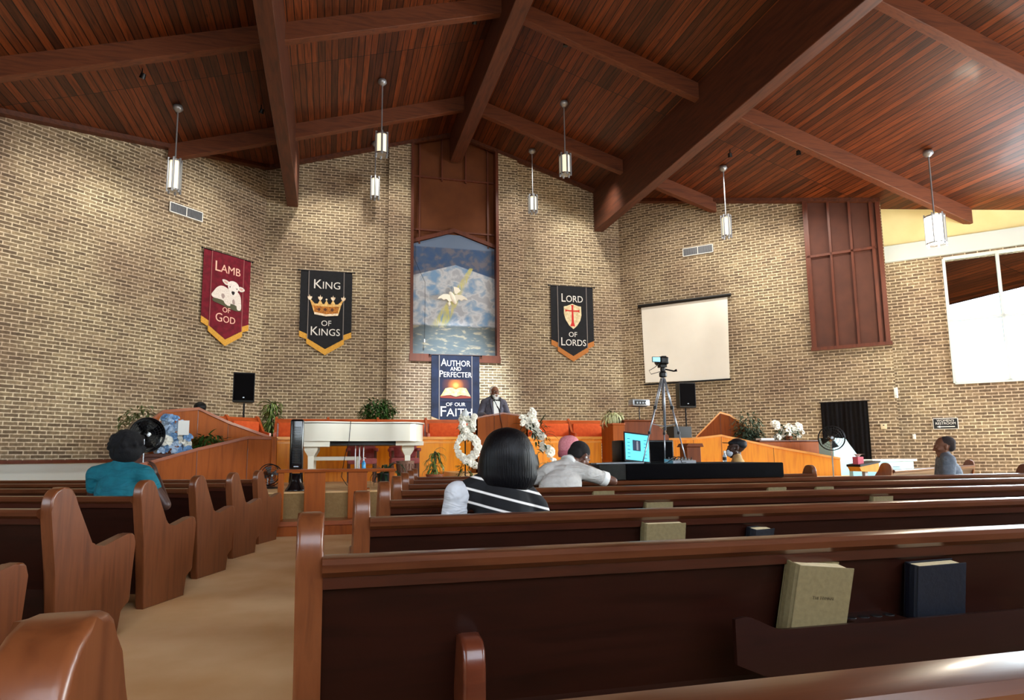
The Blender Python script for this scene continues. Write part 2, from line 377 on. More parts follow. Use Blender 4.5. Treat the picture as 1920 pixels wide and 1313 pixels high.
# outer walls closing the room, with their windows
wallpieces('wall_far_right', (20, 9.8, 0), (20, -8, 0), [(0, .16, 0, None), (.16, 14.76, 0, .8), (.16, 14.76, 5.7, None), (14.76, 17.8, 0, None)], (.3, 0, 0), M['brick'])
window('window_2', (20.1, 9.64, 0), (0, -1, 0), 14.6, .8, 5.7, 9, 3, M['bluegrey'], M['glass'])
wallpieces('wall_rear', (-12, -8, 0), (20, -8, 0), [(0, 8.5, 0, None), (8.5, 22.5, 0, 2.9), (8.5, 22.5, 7.9, None), (22.5, 32, 0, None)], (0, -.3, 0), M['brick'])
window('window_3', (-3.5, -8.1, 0), (1, 0, 0), 14, 2.9, 7.9, 8, 3, M['redwood'], M['glass'])  # rear gable window, added to let in soft frontal light
wallpieces('wall_far_left', (-12, 9.73, 0), (-12, -8, 0), [(0, 7, 0, None), (7, 15.5, 0, 1.6), (7, 15.5, 5.4, None), (15.5, 17.73, 0, None)], (-.3, 0, 0), M['brick'])
window('window_4', (-12.1, 2.73, 0), (0, -1, 0), 8.5, 1.6, 5.4, 6, 2, M['redwood'], M['glass'])
# roof: two planked slopes, UV along the boards
def slope(name, x0, x1):
    bm = NB(); z0, z1 = rz_(x0), rz_(x1)
    A = [bm.verts.new(p) for p in ((x0, -9, z0), (x1, -9, z1), (x1, 20.4, z1), (x0, 20.4, z0))]
    B = [bm.verts.new(p.co+Vector((0, 0, .2))) for p in A]
    bm.faces.new(A); bm.faces.new(B[::-1])
    for i in range(4): bm.faces.new((A[i], B[i], B[(i+1) % 4], A[(i+1) % 4]))
    o = struct(name, bm, M['plank']); me = o.data; uv = me.uv_layers.new(name='uv')
    for l in me.loops:
        c = me.vertices[l.vertex_index].co; uv.data[l.index].uv = (c.y, (c.x-XM)*1.0455)
    return o
slope('ceiling', -13, XM); slope('ceiling', XM, 21)
# big beams along the nave
def beam(name, x0, x1, zb, m=None):
    bm = NB(); y0, y1 = -8, D-.02; zt = (rz_(x0)+.1, rz_(x1)+.1)
    v = box(bm, x0, x1, y0, y1, zb, 0)
    for q in v[4:]: q.co.z = rz_(q.co.x)+.08
    bmesh.ops.bevel(bm, geom=bm.edges[:], offset=.012, segments=1, affect='EDGES')
    return struct(name, bm, m or M['beam'])
beam('trim_3', 3.55, 3.92, 10.52); beam('trim_4', -1.40, -1.08, 8.57); beam('trim_5', 8.48, 8.80, 8.57)
beam('trim_6', 14.9, 15.25, 6.9) if False else None
n_ = 6
for yy in (4.75, 9.0, 13.25, 17.5):
    for x0, x1 in ((-1.38, -11.8), (-1.10, 3.57), (3.9, 8.5), (8.78, 19.9)):
        if x1 < x0: x0, x1 = x1, x0
        # clip against the diagonal walls
        if x0 < -5: x0 = max(x0, -1.98-(D-yy)+.05)
        if x1 > 12: x1 = min(x1, (29.13 if yy > 14.4 else 29.8)-yy+.02)
        bm = NB(); v = box(bm, x0, x1, yy-.10, yy+.10, 0, 0)
        for i, q in enumerate(v): q.co.z = (11.08-.305*abs(q.co.x-XM)) if i < 4 else rz_(q.co.x)+.05
        bmesh.ops.bevel(bm, geom=bm.edges[:], offset=.01, segments=1, affect='EDGES')
        struct('trim_%d' % n_, bm, M['beamx']); n_ += 1
# fascia under the boards on the three front walls
def fascia(p0, p1, out, m=M['redwood']):
    global n_
    bm = NB(); p0 = Vector(p0); p1 = Vector(p1); o3 = Vector(out); xs = [p0, p1]
    if (p0.x-XM)*(p1.x-XM) < 0: xs = [p0, p0.lerp(p1, (XM-p0.x)/(p1.x-p0.x)), p1]
    for a, b in zip(xs, xs[1:]):
        r = [a, b, b+o3, a+o3]; A = [bm.verts.new((p.x, p.y, rz_(p.x)-.11)) for p in r]; B = [bm.verts.new((p.x, p.y, rz_(p.x)+.05)) for p in r]
        bm.faces.new(A[::-1]); bm.faces.new(B)
        for i in range(4): bm.faces.new((A[i], A[(i+1) % 4], B[(i+1) % 4], B[i]))
    struct('trim_%d' % n_, bm, M['beam']); n_ += 1
fascia((-1.98, D, 0), (9.38, D, 0), (0, -.14, 0)); fascia((-1.98, D, 0), (-12, 9.73, 0), (.1, -.1, 0)); fascia((9.38, D, 0), (14.8, 14.33, 0), (-.1, -.1, 0))


# altar platform: first level, choir level, steps
STG = .58
P1 = [(-1.25, 10.0), (8.9, 10.0), (12.6, 13.6), (12.6, 16.4), (9.30, 19.75), (-1.9, 19.75), (-5.2, 16.4), (-3.6, 12.6)]
bm = NB(); prism(bm, P1, 0, STG, 'z'); struct('floor', bm, M['carpet'])
bm = NB(); box(bm, -1.25, 8.9, 9.985, 10.0, .2, STG-.02); struct('trim_40', bm, M['carpetwall'])
CHO = 1.0
P2 = [(-1.05, 14.05), (8.4, 14.05), (9.4, 15.4), (9.30, 19.7), (-1.9, 19.7), (-3.9, 17.7), (-2.6, 15.2)]
bm = NB(); prism(bm, P2, STG, CHO, 'z'); struct('floor', bm, M['carpet'])
# ledge and pale heater cover along the left wall
bm = NB(); d45 = Vector((-S2, -S2, 0)); n45 = Vector((S2, -S2, 0)); c0 = Vector((-3.7, 18.03, 0))
def strip(bm, p, d, L_, n, w_, z0, z1):
    q = [p, p+d*L_, p+d*L_+n*w_, p+n*w_]
    A = [bm.verts.new((v.x, v.y, z0)) for v in q]; B = [bm.verts.new((v.x, v.y, z1)) for v in q]
    bm.faces.new(A[::-1]); bm.faces.new(B)
    for i in range(4): bm.faces.new((A[i], A[(i+1) % 4], B[(i+1) % 4], B[i]))
strip(bm, c0, d45, 11, n45, .30, 1.0, 1.07); struct('trim_41', bm, M['redwood'])
bm = NB(); strip(bm, c0, d45, 11, n45, .24, 0, 1.0); struct('baseboard_left', bm, M['bluegrey'])

# dark panelling above the painting, and its stiles, rails and gable frame
yb = D+.12
bm = NB(); prism(bm, [(2.30, 3.97), (5.13, 3.97), (5.13, rz_(5.13)), (XM, ROOF), (2.30, rz_(2.3))], yb+.06, yb+.3, 'y'); struct('wall_recess', bm, M['panelbrown'])
bm = NB()
def stick(x0, z0, x1, z1, w_, y0=None, y1=None):
    a = Vector((x0, z0)); b = Vector((x1, z1)); d = (b-a).normalized(); n = Vector((-d.y, d.x))*(w_/2)
    pr = [a+n, b+n, b-n, a-n]; prism(bm, [(p.x, p.y) for p in pr], y0 if y0 is not None else yb-.01, y1 if y1 is not None else yb+.08, 'y')
for x in (2.60, 4.83): stick(x, 7.75, x, rz_(x), .05)
stick(3.32, 9.9, 3.32, 11.4, .05); stick(4.1, 9.9, 4.1, 11.4, .05)
for z in (8.22, 9.98): stick(2.33, z, 5.1, z, .05, yb-.018, yb+.07)
for x in (2.345, 5.085): stick(x, 3.97, x, rz_(x), .09, D-.13, yb+.08)
prism(bm, [(2.30, 7.74), (3.71, 8.20), (5.13, 7.74), (5.13, 7.86), (3.71, 8.33), (2.30, 7.86)], yb-.05, yb+.075, 'y')
stick(2.28, 4.085, 5.15, 4.085, .23, D-.16, yb+.085)
struct('trim_42', bm, M['redwood'])

# three-bay dark panel high on the right wall
root_m = Matrix.Translation((13.43, 15.70, 0)) @ Matrix.Rotation(-pi/4, 4, 'Z')
W3 = 1.85
bm = NB(); prism(bm, [(0, 4.07), (W3, 4.07), (W3, 8.26), (0, 8.65)], -.05, .0, 'y'); bm.transform(root_m); struct('trim_43', bm, M['panelred'])
bm = NB()
def st2(x0, x1, z0, z1, d=.12): box(bm, x0, x1, -d, .0, z0, z1)
st2(-.03, .1, 4.0, 8.7); st2(W3-.2, W3-.12, 4.07, 8.5); st2(W3-.05, W3+.06, 4.0, 8.3)
for x in (.60, 1.13): st2(x, x+.06, 4.07, 8.6)
st2(0, W3-.1, 6.72, 6.79); st2(-.05, W3+.1, 3.99, 4.08, .16)
bm.transform(root_m); struct('trim_44', bm, M['redwood'])

# small can spotlights added on the beams to wash the altar walls
def spot(loc, aim, power, col=(1, .86, .66), size=75, blend=.8, can=True, label=None):
    t = thing('spotlight', label or 'small black ceiling spotlight fixed to the roof timber', 'spotlight', loc, 0, 'ceiling spotlights aimed at the altar walls')
    R = (Vector(aim)-Vector(loc)).to_track_quat('-Z', 'Y').to_matrix().to_4x4()
    bm = NB(); lathe(bm, [(.001, .12), (.05, .11), (.06, 0.0), (.055, -.0)], 14); bm.transform(R)
    part('lamp_housing', bm, M['black'], t, smooth=True, auto=40)
    bm = NB(); tube(bm, [(0, 0, .1), (0, 0, .22)], .012); part('bracket', bm, M['black'], t)
    l = bpy.data.lights.new('spot', 'SPOT'); l.energy = power; l.color = col; l.spot_size = radians(size); l.spot_blend = blend; l.shadow_soft_size = .12
    o = bpy.data.objects.new('bulb', l); COL.objects.link(o); o.parent = t; o.matrix_local = R; 
    return t
WARM = (1, .93, .82)
for x, yy, ax, az, pw in ((-.5, 17.78, -.3, 5.0, 270), (1.6, 17.78, 1.4, 5.0, 210), (5.8, 17.78, 6.0, 5.0, 210), (7.9, 17.78, 7.7, 5.0, 270)):
    spot((x, yy, rz_(x)-.22), (ax, 19.75, az), pw, WARM, 95)
for t_, pw in ((2.4, 300), (5.4, 330), (8.6, 330)):
    p = Vector((-1.98, D, 0))+d45*t_+n45*2.6; q = Vector((-1.98, D, 0))+d45*t_
    spot((p.x, p.y, rz_(p.x)-.22), (q.x, q.y, 4.2), pw, WARM, 95)
dR = Vector((S2, -S2, 0)); nR = Vector((-S2, -S2, 0))
for t_, pw in ((2.2, 300), (4.2, 330), (5.9, 330)):
    p = Vector((9.38, D, 0))+dR*t_+nR*2.6; q = Vector((9.38, D, 0))+dR*t_
    spot((p.x, p.y, rz_(p.x)-.22), (q.x, q.y, 4.2), pw, WARM, 95)
# added whiter stage light on the pulpit and painting
spot((3.0, 13.5, 10.9), (3.75, 19.6, 2.9), 8000, (.84, .93, 1.0), 25)
spot((5.2, 13.5, 10.7), (4.6, 15.0, 1.6), 700, (1, .9, .7), 60)  # added warm lamps for the choir front and right screen
spot((9.2, 13.5, 9.55), (9.2, 12.6, 1.2), 500, (1, .86, .6), 70)
# ------------------------------------------------------------ pews
TIL = 0.
END = [(0, 0), (-.012, .03), (-.045, .45), (-.09, .72), (-.102, .79), (-.105, .82), (-.103, .845), (-.096, .868), (-.084, .888), (-.068, .903), (-.048, .913), (-.025, .918), (0, .919), (.022, .915), (.042, .904), (.056, .886), (.066, .862), (.085, .82), (.215, .59), (.226, .573), (.242, .560), (.262, .554), (.285, .553), (.31, .557), (.52, .604), (.55, .607), (.572, .602), (.586, .588), (.594, .565), (.594, .54), (.575, .20), (.56, .175), (.49, .158), (.478, .14), (.475, 0)]
SUP = [(.02, 0), (-.12, 0), (-.135, .06), (-.135, .50), (-.125, .545), (-.10, .57), (-.06, .575), (-.02, .57), (.02, .57)]
def make_pew(L, label, rack=None, sup=(), right_end=True, name='pew', group=None, endmat=None):
    """local frame: origin at the rear bottom corner of the left end panel, +X along the pew, +Y the way the sitters face"""
    t = thing(name, label, 'pew', (0, 0, 0), 0, group)
    em = endmat or M['pewend']
    for x0 in ([0, L-.07] if right_end else [0]):
        bm = NB(); prism(bm, END, x0, x0+.07, 'x', bev=.012); part('end_panel', bm, em, t, smooth=True, auto=48, wn=True)
    # back slab (slightly reclined)
    bm = NB(); prism(bm, [(-.085, .77), (-.05, .77), (.075, .36), (.075, .10), (.02, .10), (.02, .36)], .07, L-.07, 'x'); part('backrest', bm, M['pew'], t)
    bm = NB(); prism(bm, [(-.125, .770), (-.128, .790), (-.12, .803), (-.10, .808), (-.045, .806), (-.03, .795), (-.028, .77), (-.05, .757), (-.105, .755)], .068, L-.068, 'x'); part('top_rail', bm, M['pewrail'], t, smooth=True, auto=30)
    bm = NB(); prism(bm, [(-.10, .756), (-.092, .722), (-.06, .722), (-.04, .756)], .07, L-.07, 'x'); part('rail_moulding', bm, M['pewmould'], t)
    bm = NB(); prism(bm, [(.05, .40), (.48, .445), (.515, .44), (.52, .42), (.50, .405), (.05, .365)], .07, L-.07, 'x'); part('seat', bm, M['pewin'], t, smooth=True, auto=30)
    for x in sup:
        bm = NB(); prism(bm, SUP, x, x+.065, 'x', bev=.014); part('middle_support', bm, M['pewin'], t, smooth=True, auto=48, wn=True)
    for x in (rack or []):
        wv = 1.34; prof = [(x, .58)]
        for i in range(9): f = i/8; prof.append((x+.03+.14*f, .585-.045*(f*f*(3-2*f))))
        prof += [(x+wv-.14, .54), (x+wv-.06, .56), (x+wv, .585)]
        pts = prof+[(x+wv, .45), (x+wv-.14, .392), (x+.14, .392), (x, .45)]
        bm = NB(); prism(bm, pts, -.150, -.135, 'y'); r = part('book_rack', bm, M['pew'], t)
        bm = NB(); box(bm, x+.14, x+wv-.14, -.136, .03, .49, .50); box(bm, x+.44, x+.64, -.136, -.0, .53, .54)
        part('rack_shelf', bm, M['pew'], r)
        for k in range(4): bm = NB(); lathe(bm, [(.001, 0), (.018, 0), (.018, .002), (.001, .0021)], 14, (x+.465+.05*k, -.085, .5401)); part('cup_hole', bm, M['black'], r)
    return t
def PX(k): return -.283 if k == -1 else -.08+.19*k
def PY(k): return .75 if k == -1 else 1.897+1.134*k+.03   # rear bottom of the end panel; the reclined top stands further back
rows = ['nearest row, its rounded end close by', 'with tan hymnal and book rack in front', 'second ahead, behind the woman in stripes', 'third ahead', 'behind the man in white', 'fifth ahead, under the black board', 'sixth ahead, rounded end beyond the board', 'foremost row']
right_ends = {5: 6.33, 6: 5.9}
pews = {}
for k in range(-1, 7):
    xr = right_ends.get(k, 8.6)
    if k == 5: xr = 6.33
    L = xr-PX(k)
    racks = {0: [1.26], 1: [1.2, 3.2], 2: [1.6, 3.3], 3: [1.3, 3.3], 4: [1.0, 3.6]}.get(k)
    t = make_pew(L, 'dark wooden pew of the right block, '+rows[k+1], racks, sup=[.44] if k == 0 else [L*.5], group=None)
    t.location = (PX(k), PY(k), 0); MW[t.name] = Matrix.Translation(t.location); pews[k] = t
# left block: turned towards the altar
LA = -radians(22.5)*-1
lab = ['pew of the left block nearest the camera, only partly in view', 'pew of the left block behind the woman in teal', 'pew of the left block on which the woman in teal sits', 'pew of the left block in front of the woman in teal', 'second pew ahead of the woman in teal, left block', 'foremost pew of the left block beside the altar rail']
lx, ly, ldx, ldy = -1.406, 4.143, .144, 1.17
ang = -radians(21.5)       # facing direction rotated clockwise from +Y
for k in range(-1, 5):
    L = 4.6
    x0, y0 = lx+k*ldx, ly+k*ldy
    t = make_pew(L, 'reddish brown wooden '+lab[k+1], [1.2], sup=[L-.68])
    # right-hand end panel's rear corner sits at (x0,y0)
    Mx = Matrix.Rotation(ang, 4, 'Z'); o3 = Mx @ Vector((L, 0, 0))
    t.location = (x0-o3.x, y0-o3.y, 0); t.rotation_euler = (0, 0, ang); MW[t.name] = Matrix.Translation(t.location) @ Mx
# far right block
angR = radians(28); fp = atZ(1670, 881, .806)
for k, lb in ((0, 'pew at the far right with a curved end and an open book'),):
    t = make_pew(5.2, 'dark glossy wooden '+lb, [.3] if k == 0 else None, sup=[2.4]); Rm = Matrix.Rotation(angR, 4, 'Z')
    o3 = Rm @ Vector((.19, -.03, 0)); t.location = (fp.x-o3.x-.3*k, fp.y-o3.y+1.1*k, 0); t.rotation_euler = (0, 0, angR); MW[t.name] = Matrix.Translation(t.location) @ Rm
    if k == 0: FARPEW = t
# ------------------------------------------------------------ lettering and wall things
def text_bm(s, size, sc=.78, ext=.004, align='CENTER', bold=0.):
    cu = bpy.data.curves.new('txt', 'FONT'); cu.body = s; cu.size = size; cu.extrude = ext; cu.align_x = align; cu.small_caps_scale = sc; cu.offset = bold; cu.resolution_u = 3
    for i, ch in enumerate(s):
        if ch.islower(): cu.body_format[i].use_small_caps = True
    o = bpy.data.objects.new('txt', cu); COL.objects.link(o); dg = bpy.context.evaluated_depsgraph_get(); dg.update()
    me = bpy.data.meshes.new_from_object(o.evaluated_get(dg)); bm = NB(); bm.from_mesh(me)
    bpy.data.objects.remove(o); bpy.data.curves.remove(cu); bpy.data.meshes.remove(me)
    return bm
def text_on(name, s, size, x, z, y, m, parent, maxw=None, **k):
    """upright lettering facing -Y, centred on x, baseline z"""
    bm = text_bm(s, size, **k)
    xs = [v.co.x for v in bm.verts]; wd = max(xs)-min(xs); f = 1. if not maxw or wd < 1e-6 else maxw/wd; cx = (max(xs)+min(xs))/2
    bm.transform(Matrix.Translation((x, y, z)) @ Matrix.Rotation(pi/2, 4, 'X') @ Matrix.Diagonal((f, 1, 1, 1)) @ Matrix.Translation((-cx, 0, 0)))
    return part(name, bm, m, parent)
def chaikin(pts, n=2):
    for _ in range(n): pts = [q for a, b in zip(pts, pts[1:]+pts[:1]) for q in ((a[0]*.75+b[0]*.25, a[1]*.75+b[1]*.25), (a[0]*.25+b[0]*.75, a[1]*.25+b[1]*.75))]
    return pts
def flat(name, pts, y, m, parent, th=.006, sm=0):
    if sm: pts = chaikin(pts, sm)
    bm = NB(); prism(bm, pts, y-th, y, 'y'); return part(name, bm, m, parent)
def circ(cx, cz, r, n=14, rx=1., rz=1., a0=0, a1=2*pi):
    return [(cx+cos(a0+(a1-a0)*i/n)*r*rx, cz+sin(a0+(a1-a0)*i/n)*r*rz) for i in range(n+(0 if a1-a0 > 6.28 else 1))]
def banner(label, loc, rz, W, Htot, cloth, trim, fringe, group='church banners'):
    """origin at the middle of the rod; hangs down -Z, faces -Y"""
    t = thing('banner', label, 'banner', loc, rz, group)
    wi = W*.68; hs = Htot*.715; hc = Htot*.80; pt = Htot*.925
    def wav(bm):
        for v in bm.verts: v.co.y += .012*sin(v.co.x*9)+.01*sin(v.co.x*4+v.co.z*2)
    for s in (-1, 1):
        bm = NB(); prism(bm, [(s*W/2, 0), (s*W/2, -hs), (s*wi/2, -hs-.10), (s*wi/2, 0)][::s], -.012, -.004, 'y'); part('side_panel', bm, cloth, t)
        bm = NB(); prism(bm, [(s*W/2, -hs), (s*W/2, -hs-.17), (s*wi/2, -hs-.27), (s*wi/2, -hs-.10)][::s], -.014, -.006, 'y'); part('fringe', bm, fringe, t)
        bm = NB(); box(bm, s*wi/2-.012, s*wi/2+.012, -.030, -.022, -hc-.02, 0); part('stripe', bm, trim, t)
    bm = NB(); prism(bm, [(-wi/2, 0), (-wi/2, -hc), (0, -pt), (wi/2, -hc), (wi/2, 0)], -.024, -.014, 'y'); part('centre_panel', bm, cloth, t)
    bm = NB(); prism(bm, [(-wi/2-.03, -hc), (-wi/2-.03, -hc-.16), (0, -pt-.18), (wi/2+.03, -hc-.16), (wi/2+.03, -hc), (0, -pt)], -.028, -.016, 'y'); part('fringe', bm, fringe, t)
    bm = NB(); tube(bm, [(-W/2-.05, -.015, .01), (W/2+.05, -.015, .01)], .014); ell(bm, (-W/2-.06, -.015, .01), (.028, .028, .028), u=10, v=6); ell(bm, (W/2+.06, -.015, .01), (.028, .028, .028), u=10, v=6)
    part('rod', bm, M['darkmetal'], t, smooth=True, auto=40)
    return t, wi
YL = -.032
gold = noisy('banner_gold', (196, 138, 56), (246, 214, 140), 14., .5); goldd = noisy('banner_brown_gold', (128, 70, 22), (214, 138, 44), 22., .6)
lambw = noisy('lamb_wool', (214, 204, 196), (244, 238, 232), 30., .8); lambp = mat('lamb_ear_pink', (214, 168, 160), .7); darkp = mat('print_dark', (26, 22, 22), .7); grassp = mat('print_grass', (84, 84, 62), .8)
cream = noisy('shield_cream', (198, 176, 130), (240, 226, 190), 12., .6); redp = mat('cross_red', (196, 24, 20), .6)
# crimson banner on the left wall
p = Vector((-2.89, 18.84, 6.66)); t, wi = banner('crimson banner reading LAMB OF GOD with a white lamb', (p.x+.04, p.y-.04, p.z), pi/4, 1.50, 2.56, M['bannerred'], M['trimrose'], M['fringe'])
text_on('lettering', 'Lamb', .40, 0, -.52, YL, M['letterrose'], t, .80)
text_on('lettering', 'of', .26, 0, -1.62, YL, M['letterrose'], t); text_on('lettering', 'God', .34, -.02, -1.90, YL, M['letterrose'], t, .62)
shade = mat('lamb_shadow', (168, 150, 146), .8)
flat('grass', [(-.46, -1.30), (-.3, -1.26), (.1, -1.30), (.3, -1.38), (.48, -1.44), (.46, -1.52), (.2, -1.52), (-.2, -1.42), (-.44, -1.38)], YL+.003, grassp, t, sm=1)
flat('lamb_picture', [(-.50, -1.20), (-.42, -1.10), (-.34, -.98), (-.22, -.90), (-.08, -.90), (.04, -.96), (.20, -.98), (.36, -.98), (.44, -1.10), (.46, -1.30), (.44, -1.42), (.34, -1.44), (.30, -1.36), (.10, -1.34), (.04, -1.40), (-.04, -1.38), (-.10, -1.30), (-.26, -1.28), (-.44, -1.28)], YL+.002, lambw, t, sm=2)
flat('lamb_leg', [(.30, -1.18), (.44, -1.16), (.47, -1.40), (.44, -1.49), (.33, -1.49), (.31, -1.38)], YL, lambw, t, sm=2); flat('lamb_leg', [(-.14, -1.18), (.0, -1.20), (.10, -1.32), (.12, -1.42), (.0, -1.42), (-.10, -1.34)], YL, lambw, t, sm=2)
flat('leg_shadow', [(.16, -1.22), (.24, -1.20), (.26, -1.36), (.18, -1.36)], YL-.001, shade, t, sm=2); flat('leg_shadow', [(-.20, -1.14), (-.12, -1.10), (-.06, -1.18), (-.14, -1.28)], YL-.001, shade, t, sm=2)
flat('ear', [(.05, -.84), (-.06, -.86), (-.16, -.78), (-.18, -.71), (-.04, -.71), (.08, -.76)], YL, lambw, t, sm=2); flat('ear', [(.33, -.84), (.40, -.80), (.54, -.83), (.57, -.90), (.44, -.96), (.35, -.92)], YL, lambw, t, sm=2)
flat('inner_ear', [(.02, -.81), (-.06, -.82), (-.14, -.745), (-.04, -.745)], YL-.003, lambp, t, sm=1); flat('inner_ear', [(.38, -.86), (.42, -.84), (.53, -.87), (.44, -.92)], YL-.003, lambp, t, sm=1)
flat('head', [(.0, -.78), (.10, -.70), (.26, -.70), (.37, -.79), (.36, -.92), (.30, -1.04), (.24, -1.12), (.13, -1.12), (.07, -1.04), (.01, -.90)], YL-.002, noisy('lamb_face', (226, 218, 212), (248, 244, 240), 20., .8), t, sm=2)
flat('muzzle', [(.12, -1.00), (.18, -.98), (.24, -1.0), (.22, -1.06), (.18, -1.10), (.14, -1.06)], YL-.006, darkp, t, sm=2); flat('eye', circ(.075, -.88, .017), YL-.006, darkp, t); flat('eye', circ(.30, -.895, .017), YL-.006, darkp, t)
# black banner, crown
t, wi = banner('black banner reading KING OF KINGS with a gold crown', (-.20, D-.03, 6.62), 0, 1.50, 2.55, M['bannerblack'], M['trimgrey'], M['fringe'])
text_on('lettering', 'King', .40, .02, -.53, YL, M['lettersil'], t, .76); text_on('lettering', 'of', .30, .02, -1.66, YL, M['lettersil'], t); text_on('lettering', 'Kings', .38, .0, -1.95, YL, M['lettersil'], t, .84)
lite = noisy('crown_highlight', (222, 190, 150), (250, 240, 222), 16., .5)
flat('crown_back', [(-.33, -1.30), (-.42, -1.02), (-.50, -.80), (-.33, -.99), (-.24, -1.0), (-.17, -.86), (-.10, -1.0), (-.05, -1.0), (.01, -.88), (.07, -1.0), (.13, -1.0), (.20, -.86), (.27, -1.0), (.35, -.99), (.53, -.80), (.44, -1.02), (.36, -1.32), (0, -1.37)], YL, gold, t)
flat('crown_band', [(-.33, -1.26), (-.36, -1.05), (0, -1.08), (.38, -1.06), (.34, -1.28), (0, -1.33)], YL-.002, goldd, t)
flat('crown_rim', [(-.34, -1.25), (-.33, -1.32), (0, -1.37), (.35, -1.34), (.36, -1.27), (0, -1.31)], YL-.004, lite, t)
for cx in (-.20, -.02, .18): flat('crown_jewel', [(cx-.05, -1.17), (cx, -1.11), (cx+.05, -1.17), (cx, -1.23)], YL-.005, mat('jewel_brown', (92, 46, 14), .4), t)
for cx, s_ in ((-.47, -1), (.50, 1), (-.17, 0), (.20, 0), (.01, 0)):
    zc = {-.47: -.80, .50: -.80, -.17: -.80, .20: -.80, .01: -.86}[cx]; r_ = .035 if cx != .01 else .028
    flat('crown_finial', [(cx-r_*.6, zc-.09), (cx-r_*2., zc-.02), (cx-r_*1.6, zc+.03), (cx-r_*.5, zc+.0), (cx+s_*.02, zc+r_*2.6), (cx+r_*.5, zc+.0), (cx+r_*1.6, zc+.03), (cx+r_*2., zc-.02), (cx+r_*.6, zc-.09)] if cx != .01 else circ(cx, zc, .028), YL-.003, lite, t, sm=1)
# black banner, shield
t, wi = banner('black banner reading LORD OF LORDS with a red cross shield', (7.62, D-.03, 6.60), 0, 1.48, 2.50, M['bannerblack'], M['trimgrey'], M['fringeb'])
text_on('lettering', 'Lord', .40, .0, -.52, YL, M['lettersil'], t, .74); text_on('lettering', 'of', .30, .0, -1.68, YL, M['lettersil'], t); text_on('lettering', 'Lords', .38, .02, -1.97, YL, M['lettersil'], t, .86)
flat('shield', [(-.30, -.68), (-.20, -.66), (-.08, -.61), (.0, -.58), (.08, -.61), (.2, -.65), (.30, -.66), (.31, -.95), (.26, -1.14), (.15, -1.31), (.02, -1.42), (-.12, -1.31), (-.24, -1.12), (-.30, -.92)], YL, cream, t)
flat('cross', [(-.035, -.66), (-.06, -.62), (.05, -.62), (.03, -.66), (.025, -.80), (.20, -.79), (.24, -.76), (.24, -.87), (.20, -.84), (.025, -.84), (.04, -1.2), (.08, -1.33), (-.09, -1.33), (-.04, -1.2), (-.03, -.84), (-.2, -.83), (-.25, -.86), (-.25, -.76), (-.2, -.79), (-.03, -.80)], YL-.004, redp, t)
# navy banner under the painting
t, wi = banner('navy banner reading AUTHOR AND PERFECTER OF OUR FAITH hanging behind the pulpit', (3.70, D-.19, 4.16), 0, 1.50, 2.62, M['bannernavy'], M['trimgrey'], M['fringet'])
text_on('lettering', 'Author', .33, .0, -.33, YL, M['lettersil'], t, .92); text_on('lettering', 'and', .22, .0, -.47, YL, M['lettersil'], t, .34); text_on('lettering', 'Perfecter', .29, .0, -.67, YL, M['lettersil'], t, 1.0)
text_on('lettering', 'of our', .20, .0, -1.56, YL, M['lettersil'], t, .60); text_on('lettering', 'Faith', .44, .02, -1.87, YL, M['lettersil'], t, .98)
def glowprint():
    m = mat('printed_sunset', (22, 26, 48), .85); b = m.node_tree.nodes['Principled BSDF']; tc = nd(m, 'ShaderNodeTexCoord'); mp = nd(m, 'ShaderNodeMapping'); mp.inputs['Location'].default_value = (0, 0, 1.93); mp.inputs['Scale'].default_value = (1.9, 0, 2.1)
    lk(m, tc.outputs['Object'], mp.inputs[0]); ln = nd(m, 'ShaderNodeVectorMath', operation='LENGTH'); lk(m, mp.outputs[0], ln.inputs[0])
    r = ramp(m, [(.0, (244, 190, 96)), (.22, (176, 104, 52)), (.5, (84, 48, 48)), (.85, (26, 30, 54))], ln.outputs['Value']); lk(m, r.outputs[0], b.inputs['Base Color']); return m
flat('sunset', [(-wi/2+.02, -.74), (wi/2-.02, -.74), (wi/2-.02, -1.42), (-wi/2+.02, -1.42)], YL+.006, glowprint(), t)
pg = noisy('print_pages', (206, 176, 96), (240, 222, 160), 12., .7)
flat('book_picture', [(-.47, -1.26), (-.32, -1.02), (-.20, -.995), (-.10, -1.0), (0, -1.05), (.10, -1.0), (.20, -.99), (.32, -1.01), (.46, -1.26), (.3, -1.23), (.15, -1.22), (0, -1.27), (-.15, -1.22), (-.3, -1.23)], YL-.003, pg, t)
flat('book_cover', [(-.49, -1.26), (-.47, -1.31), (0, -1.33), (.48, -1.31), (.47, -1.26), (.2, -1.23), (0, -1.29), (-.2, -1.23)], YL-.002, mat('print_maroon', (120, 44, 34), .7), t)

